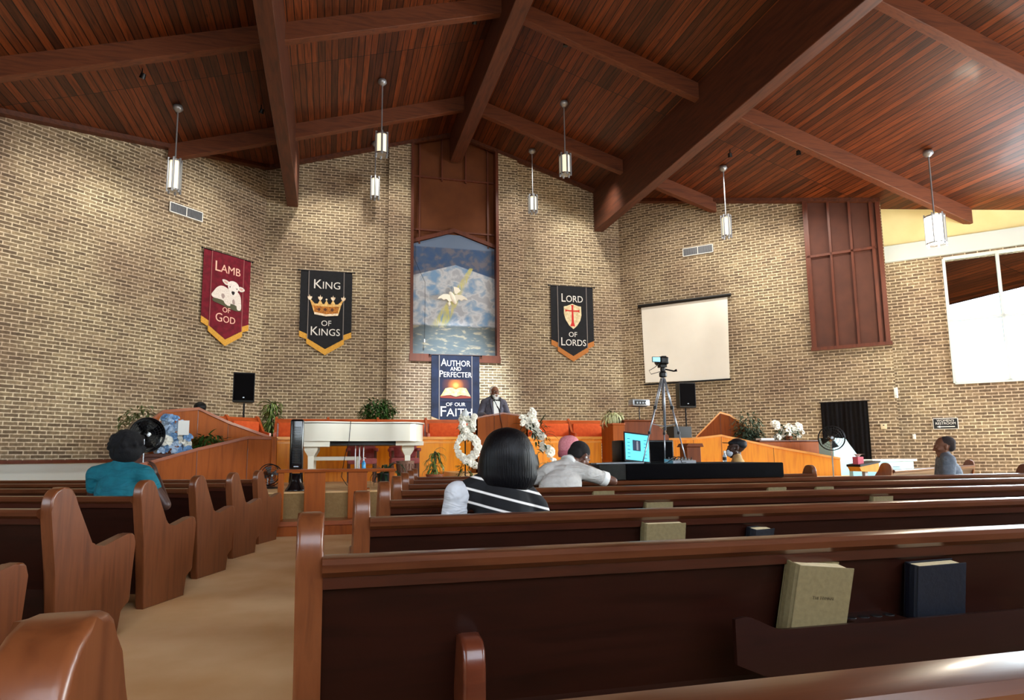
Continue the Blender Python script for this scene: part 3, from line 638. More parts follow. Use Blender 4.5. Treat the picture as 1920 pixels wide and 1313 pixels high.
# painting of sky and clouds in the recess
def paint():
    m = mat('painted_sky', (150, 170, 190), .75); b = m.node_tree.nodes['Principled BSDF']; uv = nd(m, 'ShaderNodeUVMap'); sp = nd(m, 'ShaderNodeSeparateXYZ'); lk(m, uv.outputs[0], sp.inputs[0]); U, V = sp.outputs[0], sp.outputs[1]
    def mt(op, a, b_=None, c=None):
        n = nd(m, 'ShaderNodeMath', operation=op)
        for i, s in enumerate((a, b_, c)):
            if s is None: continue
            if isinstance(s, bpy.types.NodeSocket): lk(m, s, n.inputs[i])
            else: n.inputs[i].default_value = s
        return n.outputs[0]
    def sm(x, lo, hi):
        n = nd(m, 'ShaderNodeMapRange', interpolation_type='SMOOTHSTEP'); lk(m, x, n.inputs[0]); n.inputs[1].default_value = lo; n.inputs[2].default_value = hi; return n.outputs[0]
    def noi(s, d=6, dist=.8, sc=(1, 1, 1)):
        mp = nd(m, 'ShaderNodeMapping'); mp.inputs['Scale'].default_value = sc; lk(m, uv.outputs[0], mp.inputs[0])
        n = nd(m, 'ShaderNodeTexNoise'); n.inputs['Scale'].default_value = s; n.inputs['Detail'].default_value = d; n.inputs['Distortion'].default_value = dist; lk(m, mp.outputs[0], n.inputs['Vector']); return n.outputs[0]
    n1 = noi(2.3, 9, .35, (1, 1.3, 1)); n2 = noi(3.4, 8, .4, (1, 2.6, 1)); n3 = noi(3.2, 9, .3)
    lower = ramp(m, [(.36, (112, 146, 182)), (.45, (150, 164, 182)), (.53, (188, 192, 198)), (.60, (160, 164, 174))], n1).outputs[0]
    upper = ramp(m, [(.38, (50, 78, 118)), (.5, (66, 84, 114)), (.60, (100, 98, 110))], n3).outputs[0]
    sea = ramp(m, [(.4, (84, 96, 102)), (.55, (94, 102, 104)), (.64, (146, 140, 122))], n2).outputs[0]
    top = mixrgb(m, (92, 110, 138), (104, 120, 144), n1)
    cx = mt('ABSOLUTE', mt('SUBTRACT', U, 1.38))
    chev = sm(mt('ADD', V, mt('MULTIPLY', cx, .30)), 2.92, 2.95)       # 1 above chevron
    c = mixrgb(m, lower, upper, chev)
    c = mixrgb(m, c, top, sm(mt('ADD', V, mt('MULTIPLY', U, 0.0)), 3.45, 3.50))
    c = mixrgb(m, sea, c, sm(mt('ADD', V, mt('MULTIPLY', n1, .12)), .98, 1.06))
    # shaft of yellow light
    ax = mt('SUBTRACT', U, mt('ADD', mt('MULTIPLY', V, .54), .35)); wdt = mt('ADD', mt('MULTIPLY', mt('SUBTRACT', 2.9, V), .13), .07)
    beamm = mt('SUBTRACT', 1., sm(mt('DIVIDE', mt('ABSOLUTE', ax), wdt), .55, 1.)); msk = mt('MULTIPLY', mt('MULTIPLY', beamm, sm(V, .85, 1.1)), mt('SUBTRACT', 1., sm(V, 2.82, 2.88)))
    streak = noi(6., 3, .3, (3., .5, 1)); msk = mt('MULTIPLY', msk, sm(streak, .3, .6))
    c = mixrgb(m, c, (198, 190, 92), mt('MULTIPLY', msk, .8)); lk(m, c, b.inputs['Base Color']); return m
bm = NB(); PZ0 = 4.20
prism(bm, [(2.38, PZ0), (5.05, PZ0), (5.05, 7.74), (3.9, 8.12), (3.5, 8.12), (2.38, 7.74)], yb-.0, yb+.05, 'y')
o = part('painting', bm, paint()); me = o.data; uv = me.uv_layers.new(name='uv')
for l in me.loops:
    c = me.vertices[l.vertex_index].co; uv.data[l.index].uv = (c.x-2.38, c.z-PZ0)
tag(o, 'tall gabled painting of clouds and a shaft of light in the wall recess', 'painting')
# white dove relief hung on the painting
t = thing('dove_relief', 'white cut-out dove hanging in front of the cloud painting', 'dove', (3.62, yb-.16, 5.98))
def wing(s):
    bm = NB(); pts = [(0, .10), (s*.14, .14), (s*.30, .12), (s*.44, .02), (s*.48, -.05), (s*.36, -.01), (s*.28, -.06), (s*.2, -.02), (s*.1, -.10), (0, -.06)]
    if s < 0: pts = pts[::-1]
    prism(bm, pts, -.02, .01, 'y')
    for v in bm.verts: v.co.y -= abs(v.co.x)*.25
    return bm
part('wing', wing(-1), M['petal'], t); part('wing', wing(1), M['petal'], t)
bm = NB(); ell(bm, (.02, 0, .04), (.09, .06, .22), Matrix.Rotation(radians(-28), 3, 'Y').to_4x4().to_3x3()); ell(bm, (-.10, -.01, -.16), (.05, .05, .07)); part('body', bm, M['petal'], t, smooth=True)
bm = NB(); prism(bm, [(.08, .18), (.04, .40), (.20, .37), (.27, .28), (.14, .16)], -.02, .0, 'y'); part('tail', bm, M['petal'], t)
bm = NB(); tube(bm, [(0, .0, .1), (0, .10, .45)], .004, 5); part('hanger', bm, M['darkmetal'], t)
# pull cord with white handle
a = [atY(775, 480, D-.05), atY(786, 506, D-.07), atY(797, 529, D-.08), atY(797, 580, D-.08), atY(796, 636, D-.08)]
t = thing('pull_cord', 'thin dark pull cord with white handle hanging over the painting', 'cord', a[-1])
bm = NB(); tube(bm, a, .006, 5); part('cord', bm, M['darkmetal'], t, world=True)
bm = NB(); lathe(bm, [(.012, -.11), (.02, -.1), (.014, 0)], 10); part('handle', bm, M['white'], t, smooth=True)

# vents
def vent(label, pos, rz):
    t = thing('wall_vent', label, 'vent', pos, rz, 'air vents high on the side walls'); W_, H_ = .95, .27
    bm = NB()
    for x0, x1, z0, z1 in ((-W_/2, W_/2, H_/2-.02, H_/2), (-W_/2, W_/2, -H_/2, -H_/2+.02), (-W_/2, -W_/2+.02, -H_/2, H_/2), (W_/2-.02, W_/2, -H_/2, H_/2), (-.01, .01, -H_/2, H_/2)): box(bm, x0, x1, -.03, 0, z0, z1)
    part('frame', bm, M['white'], t); bm = NB(); box(bm, -W_/2, W_/2, -.006, 0, -H_/2, H_/2); part('backing', bm, M['darkmetal'], t)
    bm = NB()
    for i in range(38): x = -W_/2+.03+i*(W_-.06)/37; box(bm, x-.005, x+.005, -.022, -.008, -H_/2+.02, H_/2-.02)
    part('fins', bm, M['silver'], t)
vent('white metal air vent high on the left wall above the crimson banner', (-3.80+.01, 17.93-.01, 7.50), pi/4)
vent('white metal air vent high on the right wall above the screen', (11.23-.01, 17.90-.01, 7.52), -pi/4)
# projector screen on the right wall
t = thing('projection_screen', 'pulled-down white projection screen hanging on the right brick wall', 'screen', (10.86-.05, 18.27-.05, 0), -pi/4)
bm = NB(); prism(bm, [(-1.37, 5.88), (-1.32, 3.40), (1.30, 3.34), (1.36, 5.88)], -.012, -.006, 'y'); part('screen_cloth', bm, noisy('screen_white', (230, 228, 220), (236, 234, 226), 1.5, .8), t)
bm = NB(); lathe(bm, [(.001, -1.47), (.055, -1.47), (.055, 1.47), (.001, 1.47)], 14, M=Matrix.Translation((0, -.03, 5.93)) @ Matrix.Rotation(pi/2, 4, 'Y')); part('roller_case', bm, M['black'], t, smooth=True, auto=40)
bm = NB(); box(bm, -1.36, 1.33, -.03, 0.0, 3.31, 3.36); part('bottom_bar', bm, M['black'], t)
# black curtained doorway
bm = NB(); N_ = 60; A = []; B = []
for i in range(N_+1):
    x = -.58+1.16*i/N_; y = -.03-.018*sin(i*1.05)-.012*sin(i*.41)
    A.append(bm.verts.new((x, y, .0))); B.append(bm.verts.new((x, y*.6, 2.50)))
for i in range(N_): bm.faces.new((A[i], A[i+1], B[i+1], B[i]))
bmesh.ops.solidify(bm, geom=bm.faces[:], thickness=.006)
t = thing('door_curtain', 'black curtain covering a doorway in the right brick wall', 'curtain', (13.90-.02, 15.23-.02, 0), -pi/4); part('cloth', bm, M['navy'], t, smooth=True)
bm = NB(); tube(bm, [(-.62, -.03, 2.50), (.62, -.03, 2.50)], .012); part('rod', bm, M['darkmetal'], t)
# small boxes on the wall
def wbox(name, label, cat, px, w_, h_, m, off=0., extra=None):
    p = onplane(px[0], px[1], (S2, S2, 0), S2*(D+XM+HW)+off); t = thing(name, label, cat, (p.x-.0, p.y-.0, p.z), -pi/4)
    part('casing', bbox(-w_/2, w_/2, -.05, 0, -h_/2, h_/2, .008, 2), m, t, smooth=True, auto=35); return t
t = wbox('thermostat', 'small beige thermostat beside the black curtained doorway', 'thermostat', (1657, 800), .15, .14, mat('beige_plastic', (214, 200, 166), .5)); bm = NB(); box(bm, -.02, .02, -.056, -.05, .02, .045); part('dial', bm, M['black'], t)
t = wbox('wall_speaker', 'narrow white box fixed at the right end of the brick wall', 'box', (1680, 737), .09, .28, M['white']); bm = NB(); box(bm, -.02, .02, -.056, -.05, -.10, -.06); part('button', bm, M['bluegrey'], t)
t = wbox('light_switch', 'pale light switch plate on the recessed brick wall', 'switch', (1714, 819), .08, .13, M['white'], .48); bm = NB(); box(bm, -.012, .012, -.062, -.05, -.025, .025); part('toggle', bm, M['white'], t)
p = onplane(1750, 787, (S2, S2, 0), S2*(D+XM+HW)+.47); q = onplane(1776, 803, (S2, S2, 0), S2*(D+XM+HW)+.47)
t = thing('restroom_sign', 'black sign reading WOMEN\'S RESTROOM with white arrow on recessed brick wall', 'sign', (p.x, p.y, (p.z+q.z)/2), -pi/4)
bm = NB(); box(bm, 0, .52, -.02, 0, -.13, .13); part('board', bm, M['black'], t)
for a_, b_ in (((-.012, -.142), (-.012, .142)), ((.532, -.142), (.532, .142)), ((-.012, .142), (.532, .142)), ((-.012, -.142), (.532, -.142))):
    bm = NB(); tube(bm, [(a_[0], -.012, a_[1]), (b_[0], -.012, b_[1])], .008, 4); part('border', bm, M['white'], t)
text_on('lettering', "WOMEN'S", .085, .26, .055, -.022, M['white'], t, .38, ext=.002); text_on('lettering', 'RESTROOM', .085, .26, -.02, -.022, M['white'], t, .44, ext=.002)
flat('arrow', [(.06, -.08), (.14, -.05), (.14, -.07), (.46, -.07), (.46, -.09), (.14, -.09), (.14, -.11)], -.021, M['white'], t, .004)

# ------------------------------------------------------------ pendant lamps
def pendant(label, x, y, ztop, zbot, w_, glow, grp='pendant lamps hanging from the timber roof'):
    zt = rz_(x); t = thing('pendant_lamp', label, 'lamp', (x, y, zbot), 0, grp); r = w_/2; h = ztop-zbot
    bm = NB(); lathe(bm, [(.001, zt-zbot-.01), (.10, zt-zbot-.03), (.115, zt-zbot-.10), (.06, zt-zbot-.16), (.02, zt-zbot-.18)], 16); part('canopy', bm, M['silver'], t, smooth=True)
    bm = NB(); tube(bm, [(0, 0, h), (0, 0, zt-zbot-.15)], .017, 8); part('stem', bm, M['silver'], t)
    bm = NB(); lathe(bm, [(r*.72, .06), (r*.74, .04), (r*.74, h-.04), (r*.72, h-.06)], 18); part('glass_shade', bm, glow, t, smooth=True, auto=50)
    for zz in (.02, h-.06):
        bm = NB(); lathe(bm, [(r*.2, zz), (r*.95, zz), (r*.98, zz+.035), (r*.2, zz+.04)], 20); part('ring', bm, M['chrome'], t, smooth=True, auto=40)
    for k in range(6):
        a_ = pi/6+k*pi/3; bm = NB(); tube(bm, [(cos(a_)*r*.93, sin(a_)*r*.93, -.02), (cos(a_)*r*.93, sin(a_)*r*.93, h+.02)], .016, 6, flat=(1.6, .6)); part('bar', bm, M['silver'], t)
    return t
for lb, x, y, zt_, zb_, w_, g in (('pendant lamp nearest the left wall, above the left air vent', -3.6, 15.66, 7.92, 7.14, .30, 'glow'), ('larger pendant lamp left of the painting recess, nearer of the left centre pair', 1.10, 15.86, 9.22, 8.63, .34, 'glow'), ('pendant lamp left of the painting, hanging close to the pilaster', 1.16, 19.3, 9.55, 8.88, .28, 'glow'), ('pendant lamp right of the painting recess, close to the back wall', 6.03, 18.79, 9.22, 8.66, .28, 'glow'), ('larger pendant lamp right of the painting recess, nearer of the right centre pair', 6.04, 15.89, 9.22, 8.62, .32, 'glow'), ('pendant lamp above the right air vent', 10.80, 15.71, 7.82, 7.18, .27, 'glow'), ('brightly lit pendant lamp at far right under the roof edge', 13.93, 11.99, 6.72, 5.98, .46, 'glowbright')):
    pendant(lb, x, y, zt_, zb_, w_, M[g])
pl = bpy.data.lights.new('lamp_far_right', 'POINT'); pl.energy = 160; pl.color = (1, .86, .68); pl.shadow_soft_size = .25; po = bpy.data.objects.new('lamp_far_right', pl); COL.objects.link(po); po.location = (13.93, 11.99, 5.8)
# ------------------------------------------------------------ plants and flowers
def blade(bm, base, az, el, L, w_, droop=.5, seg=6, uvl=None, tipw=0.):
    """arching strap leaf"""
    p = Vector(base); d = Vector((cos(az)*cos(el), sin(az)*cos(el), sin(el))); side = Vector((-sin(az), cos(az), 0)); rows_ = []; e_ = el
    for i in range(seg+1):
        f = i/seg; ww = w_*(.45+.9*f if f < .35 else (1-f)**.7*1.18)+tipw; ww = max(ww, .0015)
        nrm = Vector((-sin(e_)*cos(az), -sin(e_)*sin(az), cos(e_)))
        rows_.append([bm.verts.new(p-side*ww*.5+nrm*ww*.12), bm.verts.new(p), bm.verts.new(p+side*ww*.5+nrm*ww*.12)])
        e_ -= droop/seg*(1+f); d = Vector((cos(az)*cos(e_), sin(az)*cos(e_), sin(e_))); p = p+d*(L/seg)
    for a_, b_ in zip(rows_, rows_[1:]):
        for k in (0, 1):
            f_ = bm.faces.new((a_[k], a_[k+1], b_[k+1], b_[k]))
            if uvl is not None:
                for lp, u in zip(f_.loops, (k*.5, (k+1)*.5, (k+1)*.5, k*.5)): lp[uvl].uv = (u, 0)
def leafball(bm, c, r, n, L, w_, dens=.5):
    for _ in range(n):
        while True:
            v = Vector((random.uniform(-1, 1), random.uniform(-1, 1), random.uniform(-1, 1)))
            if dens < v.length < 1: break
        p = Vector(c)+Vector((v.x*r[0], v.y*r[1], v.z*r[2])); az = atan2(v.y, v.x)+random.uniform(-1, 1)
        s = random.uniform(.65, 1.2); blade(bm, p, az, random.uniform(-.5, .8), L*s, w_*s, random.uniform(.2, 1.), 3)
def pot(t, r, h, m=None, z=0.):
    bm = NB(); lathe(bm, [(r*.7, z), (r*.95, z+h*.9), (r, z+h*.9), (r, z+h), (r*.88, z+h), (r*.86, z+h*.92), (.001, z+h*.92)], 18); pp = part('pot', bm, m or M['potdark'], t, smooth=True, auto=35)
    bm = NB(); lathe(bm, [(.001, z+h*.93), (r*.85, z+h*.93), (.001, z+h*.95)], 14); part('soil', bm, M['soil'], pp)
def straplant(name, label, loc, n, L, w_, m, potr=.14, poth=.25, h0=0., droop=1.2, cane=0., potm=None, cat='plant', lo=.35, group=None):
    t = thing(name, label, cat, loc, 0, group); pot(t, potr, poth, potm)
    canes = [(0, 0, cane)] if cane else []
    bm = NB(); uvl = bm.loops.layers.uv.new('uv')
    for i in range(n):
        f = i/n; az = i*2.399+random.uniform(-.2, .2); el = lo+(1.35-lo)*f+random.uniform(-.1, .1)
        zb = poth*.9+(cane*random.uniform(.15, 1) if cane else .02)
        s = random.uniform(.75, 1.1); blade(bm, (random.uniform(-.02, .02), random.uniform(-.02, .02), zb), az, el, L*s, w_*s, droop*random.uniform(.7, 1.2), 6, uvl)
    part('leaves', bm, m, t, smooth=True)
    if cane: bm = NB(); tube(bm, [(0, 0, poth*.8), (.01, 0, poth+cane)], .018); part('cane', bm, M['stem'], t)
    return t
def bush(name, label, loc, r, zc, n, L, w_, m, potr=.15, poth=.25, trunk=True, cat='plant', potm=None, blobs=None):
    t = thing(name, label, cat, loc, 0); pot(t, potr, poth, potm)
    bm = NB()
    for (dx, dy, dz, s) in (blobs or [(0, 0, 0, 1.)]): leafball(bm, (dx, dy, zc+dz), (r[0]*s, r[1]*s, r[2]*s), int(n*s), L, w_, .25)
    part('foliage', bm, m, t, smooth=True)
    if trunk:
        bm = NB()
        for k in range(3): a_ = k*2.1; tube(bm, [(.02*cos(a_), .02*sin(a_), poth*.8), (.05*cos(a_), .05*sin(a_), zc*.7), (r[0]*.4*cos(a_), r[1]*.4*sin(a_), zc+r[2]*.3)], [.014, .011, .005], 6)
        part('stems', bm, M['stem'], t, smooth=True)
    return t
def flower_me(r=.05, petals=6, m=None, name='flower_mesh'):
    bm = NB()
    for k in range(petals): blade(bm, (0, 0, 0), 2*pi*k/petals, .8, r*1.15, r*.9, 1.3, 4, tipw=r*.32)
    for k in range(petals): blade(bm, (0, 0, 0), 2*pi*(k+.5)/petals, 1.2, r*.85, r*.7, 1.0, 3, tipw=r*.28)
    ell(bm, (0, 0, r*.25), (r*.25, r*.25, r*.3), u=6, v=4)
    me = bpy.data.meshes.new(name); bm.to_mesh(me); bm.free(); me.materials.append(m or M['petal'])
    for p_ in me.polygons: p_.use_smooth = True
    return me
FL = [flower_me(.055, 6), flower_me(.075, 5), flower_me(.10, 6)]
FLB = [flower_me(.07, 5, M['petalblue'], 'ruffle_mesh'), flower_me(.085, 6, M['ribbonblue'], 'ruffle_mesh2')]
def flowers(t, pts, meshes, name='flower', facing=Vector((0, -1, .3))):
    for p_ in pts:
        o = bpy.data.objects.new(name, random.choice(meshes)); COL.objects.link(o); o.parent = t; o.location = p_
        d = (facing+Vector((random.uniform(-.9, .9), random.uniform(-.4, .4), random.uniform(-.7, .7)))).normalized()
        o.rotation_euler = d.to_track_quat('Z', 'Y').to_euler(); s = random.uniform(.8, 1.25); o.scale = (s, s, s); MW[o.name] = Matrix()

# ------------------------------------------------------------ altar furniture
def screen_wall(name, label, pxs, pl, zbot, m, capm, th=.08, cat='screen wall', bot=None):
    """wooden screen whose sloping top follows the given sight points, standing on the vertical plane pl=(n,c)"""
    n = Vector(pl[0]).normalized(); pts = [onplane(x, y, n, pl[1]) for x, y in pxs]
    o0 = Vector((pts[0].x, pts[0].y, zbot)); t = thing(name, label, cat, o0)
    bm = NB(); A = [bm.verts.new(p-Vector((0, 0, .03))) for p in pts]+[bm.verts.new((p.x, p.y, zbot)) for p in reversed(pts)]
    B = [bm.verts.new(v.co+n*th) for v in A]; bm.faces.new(A); bm.faces.new(B[::-1]); k = len(A)
    for i in range(k): bm.faces.new((A[i], A[(i+1) % k], B[(i+1) % k], B[i]))
    part('panel', bm, m, t, world=True)
    bm = NB()
    for a_, b_ in zip(pts, pts[1:]):
        a2 = a_-n*.03; b2 = b_-n*.03; wv = n*(th+.06); vs = []
        for p_ in (a2, b2): vs += [bm.verts.new(p_-Vector((0, 0, .05))), bm.verts.new(p_+wv-Vector((0, 0, .05))), bm.verts.new(p_+wv), bm.verts.new(p_)]
        for f_ in ((0, 1, 2, 3), (7, 6, 5, 4), (0, 4, 5, 1), (1, 5, 6, 2), (2, 6, 7, 3), (3, 7, 4, 0)): bm.faces.new([vs[i] for i in f_])
    part('cap_rail', bm, capm, t, world=True)
    for p_ in pts[1:-1]: bm = NB(); tube(bm, [(p_.x, p_.y, zbot), (p_.x, p_.y, p_.z-.05)], .006, 4); part('panel_joint', bm, M['redwood'], t, world=True)
    return t
def vp(p, ang_deg):
    a_ = radians(ang_deg); n = Vector((-sin(a_), cos(a_), 0)); return (n, n.dot(Vector(p)))
pR = (-.93, 12.0, 0)
screen_wall('ramp_screen', 'lower brown wooden ramp screen at left, sloping down behind the woman in teal', [(250, 872), (275, 866), (370, 840), (465, 818), (514, 819)], vp(pR, 20), .0, M['oak'], M['oakcap'])
bm = bbox(-.98, -.90, 11.95, 12.04, STG, 1.44, .006); part('corner_post', bm, M['oak'], bpy.data.objects['ramp_screen'], world=True)
screen_wall('ramp_screen', 'upper brown wooden screen behind the lower left ramp, with peaked top', [(283, 786), (306, 769), (372, 764), (428, 790), (506, 818), (520, 822)], vp((-1.05, 13.6, 0), 30), .6, M['oak'], M['oakcap'])
thing('choir_partition', 'long honey coloured wooden panel front below the choir benches', 'panel front', (2.6, 14.03, STG))
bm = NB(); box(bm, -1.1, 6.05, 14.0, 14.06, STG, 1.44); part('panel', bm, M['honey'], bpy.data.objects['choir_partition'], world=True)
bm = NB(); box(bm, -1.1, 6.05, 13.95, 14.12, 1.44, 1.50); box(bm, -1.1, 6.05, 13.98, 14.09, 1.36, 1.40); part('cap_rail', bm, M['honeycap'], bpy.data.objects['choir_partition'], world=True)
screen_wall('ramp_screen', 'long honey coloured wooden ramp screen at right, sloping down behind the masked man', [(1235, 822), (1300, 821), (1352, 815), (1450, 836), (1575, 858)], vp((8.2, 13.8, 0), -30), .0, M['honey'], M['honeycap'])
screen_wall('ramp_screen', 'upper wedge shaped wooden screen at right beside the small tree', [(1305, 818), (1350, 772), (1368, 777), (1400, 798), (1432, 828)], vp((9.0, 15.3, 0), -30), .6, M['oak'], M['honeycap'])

# altar rail
t = thing('altar_rail', 'wooden altar rail with broad flat posts at the end of the aisle', 'rail', (.12, 9.83, .2))
bm = NB(); prism(bm, [(9.77, .862), (9.76, .885), (9.78, .905), (9.86, .91), (9.89, .89), (9.88, .862)], -.72, .95, 'x'); part('top_rail', bm, M['oakcap'], t, world=True)
for x0, x1 in ((-.70, -.62), (-.34, -.05), (.27, .54), (.86, .93)):
    part('post', bbox(x0, x1, 9.80, 9.86, .2, .865, .008), M['oak'], t, world=True)
bm = NB(); box(bm, -1.2, 2.4, 9.58, 10.0, 0, .14); struct('trim_45', bm, M['oak'])
bm = NB(); box(bm, -1.2, 2.4, 9.54, 10.0, .14, .2); struct('trim_46', bm, M['oakcap'])

# white grand piano
t = thing('grand_piano', 'white lacquered grand piano with closed lid on the altar platform', 'piano', (.5, 11.6, STG))
def piano_outline():
    pts = [(-.46, 12.75), (-.52, 11.30)]
    curve = [(-.46, 11.12), (-.2, 11.05), (.1, 11.10), (.4, 11.20), (.7, 11.24), (1.0, 11.16), (1.25, 11.12), (1.45, 11.22), (1.58, 11.45), (1.60, 11.8), (1.52, 12.75)]
    return pts+curve
OUT = piano_outline()
bm = NB(); prism(bm, OUT, 1.34, 1.63, 'z'); part('case', bm, M['pianowhite'], t, world=True, smooth=True, auto=40)
bm = NB(); prism(bm, [(.5+(x-.5)*1.025, 11.9+(y-11.9)*1.03) for x, y in OUT], 1.64, 1.665, 'z', bev=.008); part('lid', bm, M['pianowhite'], t, world=True, smooth=True, auto=40)
bm = NB(); prism(bm, [(.5+(x-.5)*1.01, 11.9+(y-11.9)*1.01) for x, y in OUT], 1.632, 1.64, 'z'); part('lid_gap', bm, M['black'], t, world=True)
bm = NB(); box(bm, -.50, .0, 11.13, 12.7, 1.25, 1.34); part('key_bed', bm, M['pianowhite'], t, world=True)
bm = NB(); box(bm, 1.1, 1.58, 11.35, 12.7, 1.27, 1.34); part('tail_block', bm, M['pianowhite'], t, world=True)
bm = NB(); tube(bm, [(.33, 11.14, 1.67), (.325, 11.10, 1.60), (.31, 11.12, 1.35), (.25, 11.2, 1.1), (.2, 11.3, .75), (.3, 11.4, .60)], .006, 5); o = part('cable', bm, M['black'], None, smooth=True); tag(o, 'black cable hanging over the side of the white grand piano', 'cable')
bm = NB(); box(bm, .0, 1.1, 11.35, 12.5, 1.28, 1.34); part('soundboard', bm, M['black'], t, world=True)
for x, y in ((-.30, 11.35), (-.28, 12.5), (1.34, 11.7)):
    bm = NB(); lathe(bm, [(.15, 1.27), (.15, 1.20), (.13, 1.17), (.07, 1.10), (.055, .66), (.07, .60), (.05, .585), (.001, .583)], 4, (x, y, 0), None); bmesh.ops.rotate(bm, cent=(x, y, 0), matrix=Matrix.Rotation(pi/4, 3, 'Z'), verts=bm.verts); part('leg', bm, M['pianowhite'], t, world=True)
bm = NB(); box(bm, .40, .62, 11.75, 11.85, .66, .72); part('pedal_lyre', bm, M['pianowhite'], t, world=True)
for k in range(3):
    bm = NB(); tube(bm, [(.44+.07*k, 11.78, .68), (.44+.07*k, 11.78, 1.30)], .012, 6); part('lyre_rod', bm, M['chrome'], t, world=True)
# piano bench
t = thing('piano_bench', 'white piano bench beneath the grand piano', 'bench', (.1, 12.2, STG))
bm = bbox(-.45, .45, -.17, .17, .44, .51, .01); part('seat', bm, M['pianowhite'], t)
for sx in (-.40, .40):
    for sy in (-.13, .13): part('leg', bbox(sx-.03, sx+.03, sy-.03, sy+.03, 0, .44, .004), M['pianowhite'], t)
# rose upholstered chairs seen beneath the piano
def pchair(label, loc, rz):
    t = thing('upholstered_chair', label, 'chair', loc, rz, 'rose upholstered chairs behind the piano')
    part('seat', bbox(-.28, .28, -.26, .26, .36, .48, .03), M['pink'], t, smooth=True, auto=40); part('backrest', bbox(-.28, .28, .20, .30, .48, 1.02, .04), M['pink'], t, smooth=True, auto=40)
    for sx in (-1, 1):
        part('armrest', bbox(sx*.27-.04, sx*.27+.04, -.24, .24, .60, .67, .02), M['pink'], t, smooth=True, auto=40)
        for sy in (-.22, .22): part('leg', bbox(sx*.25-.025, sx*.25+.025, sy-.025, sy+.025, 0, .38 if sy > 0 else .62, .004), M['redwood'], t)
    return t
pchair('rose upholstered wooden armchair seen under the right end of the piano', (1.45, 13.2, STG), 0); pchair('rose upholstered wooden armchair seen under the middle of the piano', (.62, 13.25, STG), 0)
# tower speaker / fan in black at the left end of the piano
t = thing('tower_fan', 'tall slim black tower fan at the left end of the altar rail', 'fan', (-.48, 10.30, STG))
bm = NB(); lathe(bm, [(.16, 0), (.15, .02), (.11, .08), (.085, .16), (.07, .26)], 20); bmesh.ops.scale(bm, vec=(1, .8, 1), verts=bm.verts); part('base', bm, M['blackgloss'], t, smooth=True)
bm = NB()
for s_ in (-1, 1): tube(bm, [(s_*.085, 0, .12), (s_*.075, 0, .28), (s_*.08, 0, .36)], .02, 8)
part('stand', bm, M['blackgloss'], t, smooth=True)
bm = bbox(-.098, .098, -.07, .07, .32, 1.07, .035, 4); part('housing', bm, M['blackgloss'], t, smooth=True, auto=50)
bm = NB()
for k in range(26): box(bm, -.06, .06, -.074, -.069, .42+k*.021, .428+k*.021)
part('grille', bm, M['black'], t); bm = NB(); box(bm, -.035, .035, -.076, -.07, .355, .37); part('badge', bm, M['silver'], t)
# round floor fan behind it
def roundfan(label, loc, rz, R, m_blade, lean=0., pole=None, name='floor_fan', drum=False):
    t = thing(name, label, 'fan', loc, rz); zc = pole
    RM = Matrix.Translation((0, 0, zc)) @ Matrix.Rotation(pi/2+lean, 4, 'X')
    bm = NB()
    for z_ in (-.06, .06):
        pts = [(R*cos(a_*pi/16), R*sin(a_*pi/16), z_) for a_ in range(33)]; tube(bm, pts, .008, 5, cap=False)
    for rr in ([.25, .42, .6, .78, .92] if drum else [.35, .6, .8]):
        pts = [(R*rr*cos(a_*pi/14), R*rr*sin(a_*pi/14), .06+.03*(1-rr)) for a_ in range(29)]; tube(bm, pts, .0035, 4, cap=False)
    for k in range(28): a_ = 2*pi*k/28; tube(bm, [(R*.18*cos(a_), R*.18*sin(a_), .085), (R*cos(a_), R*sin(a_), .06)], .0018, 3)
    bm.transform(RM); part('grille', bm, M['darkmetal'], t, smooth=True)
    if drum: bm = NB(); lathe(bm, [(R*.99, -.05), (R*1.03, -.04), (R*1.03, .05), (R*.98, .06), (R*.98, -.03), (.001, -.04)], 32); bm.transform(RM); part('drum', bm, M['blackgloss'], t, smooth=True, auto=40)
    bm = NB()
    for k in range(4):
        a_ = 2*pi*k/4+.3; c_, s_ = cos(a_), sin(a_); v = [bm.verts.new(q) for q in ((R*.15*c_, R*.15*s_, .02), (R*.85*cos(a_-.35), R*.85*sin(a_-.35), .035), (R*.88*cos(a_+.35), R*.88*sin(a_+.35), -.02), (R*.2*cos(a_+.6), R*.2*sin(a_+.6), -.02))]; bm.faces.new(v)
    bmesh.ops.solidify(bm, geom=bm.faces[:], thickness=.004); bm.transform(RM); part('blades', bm, m_blade, t)
    bm = NB(); lathe(bm, [(.001, .10), (R*.16, .095), (R*.17, .0), (R*.28, -.05), (R*.26, -.2), (.001, -.21)], 18); bm.transform(RM); part('motor', bm, M['blackgloss'], t, smooth=True, auto=50)
    bm = NB(); lathe(bm, [(.001, .106), (R*.10, .104), (R*.11, .096)], 16); bm.transform(RM); part('hub_badge', bm, M['silver'], t)
    bm = NB(); tube(bm, [(0, .12 if not drum else .05, .03), (0, .12 if not drum else .05, zc-.05)], .014, 8); part('pole', bm, M['chrome'], t)
    bm = NB(); lathe(bm, [(.20, 0), (.19, .02), (.04, .04)], 24, (0, .08, 0)); part('base', bm, M['black'], t, smooth=True, auto=40)
    return t
p = atY(287, 816, 11.75); roundfan('black round floor fan in front of the blue and white flowers', (p.x-.08, p.y-.1, 0), .62, .275, M['blackgloss'], .05, p.z, drum=True)
p = atY(1559, 822, 11.3); roundfan('black pedestal fan with open grille in front of the curtained doorway', (p.x, p.y, 0), -.62, .245, M['black'], 0, p.z, name='pedestal_fan')
t_ = roundfan('small grey floor fan on the platform left of the tower fan', (-.93, 11.3, STG), .4, .17, M['silver'], .1, .22, name='small_floor_fan')

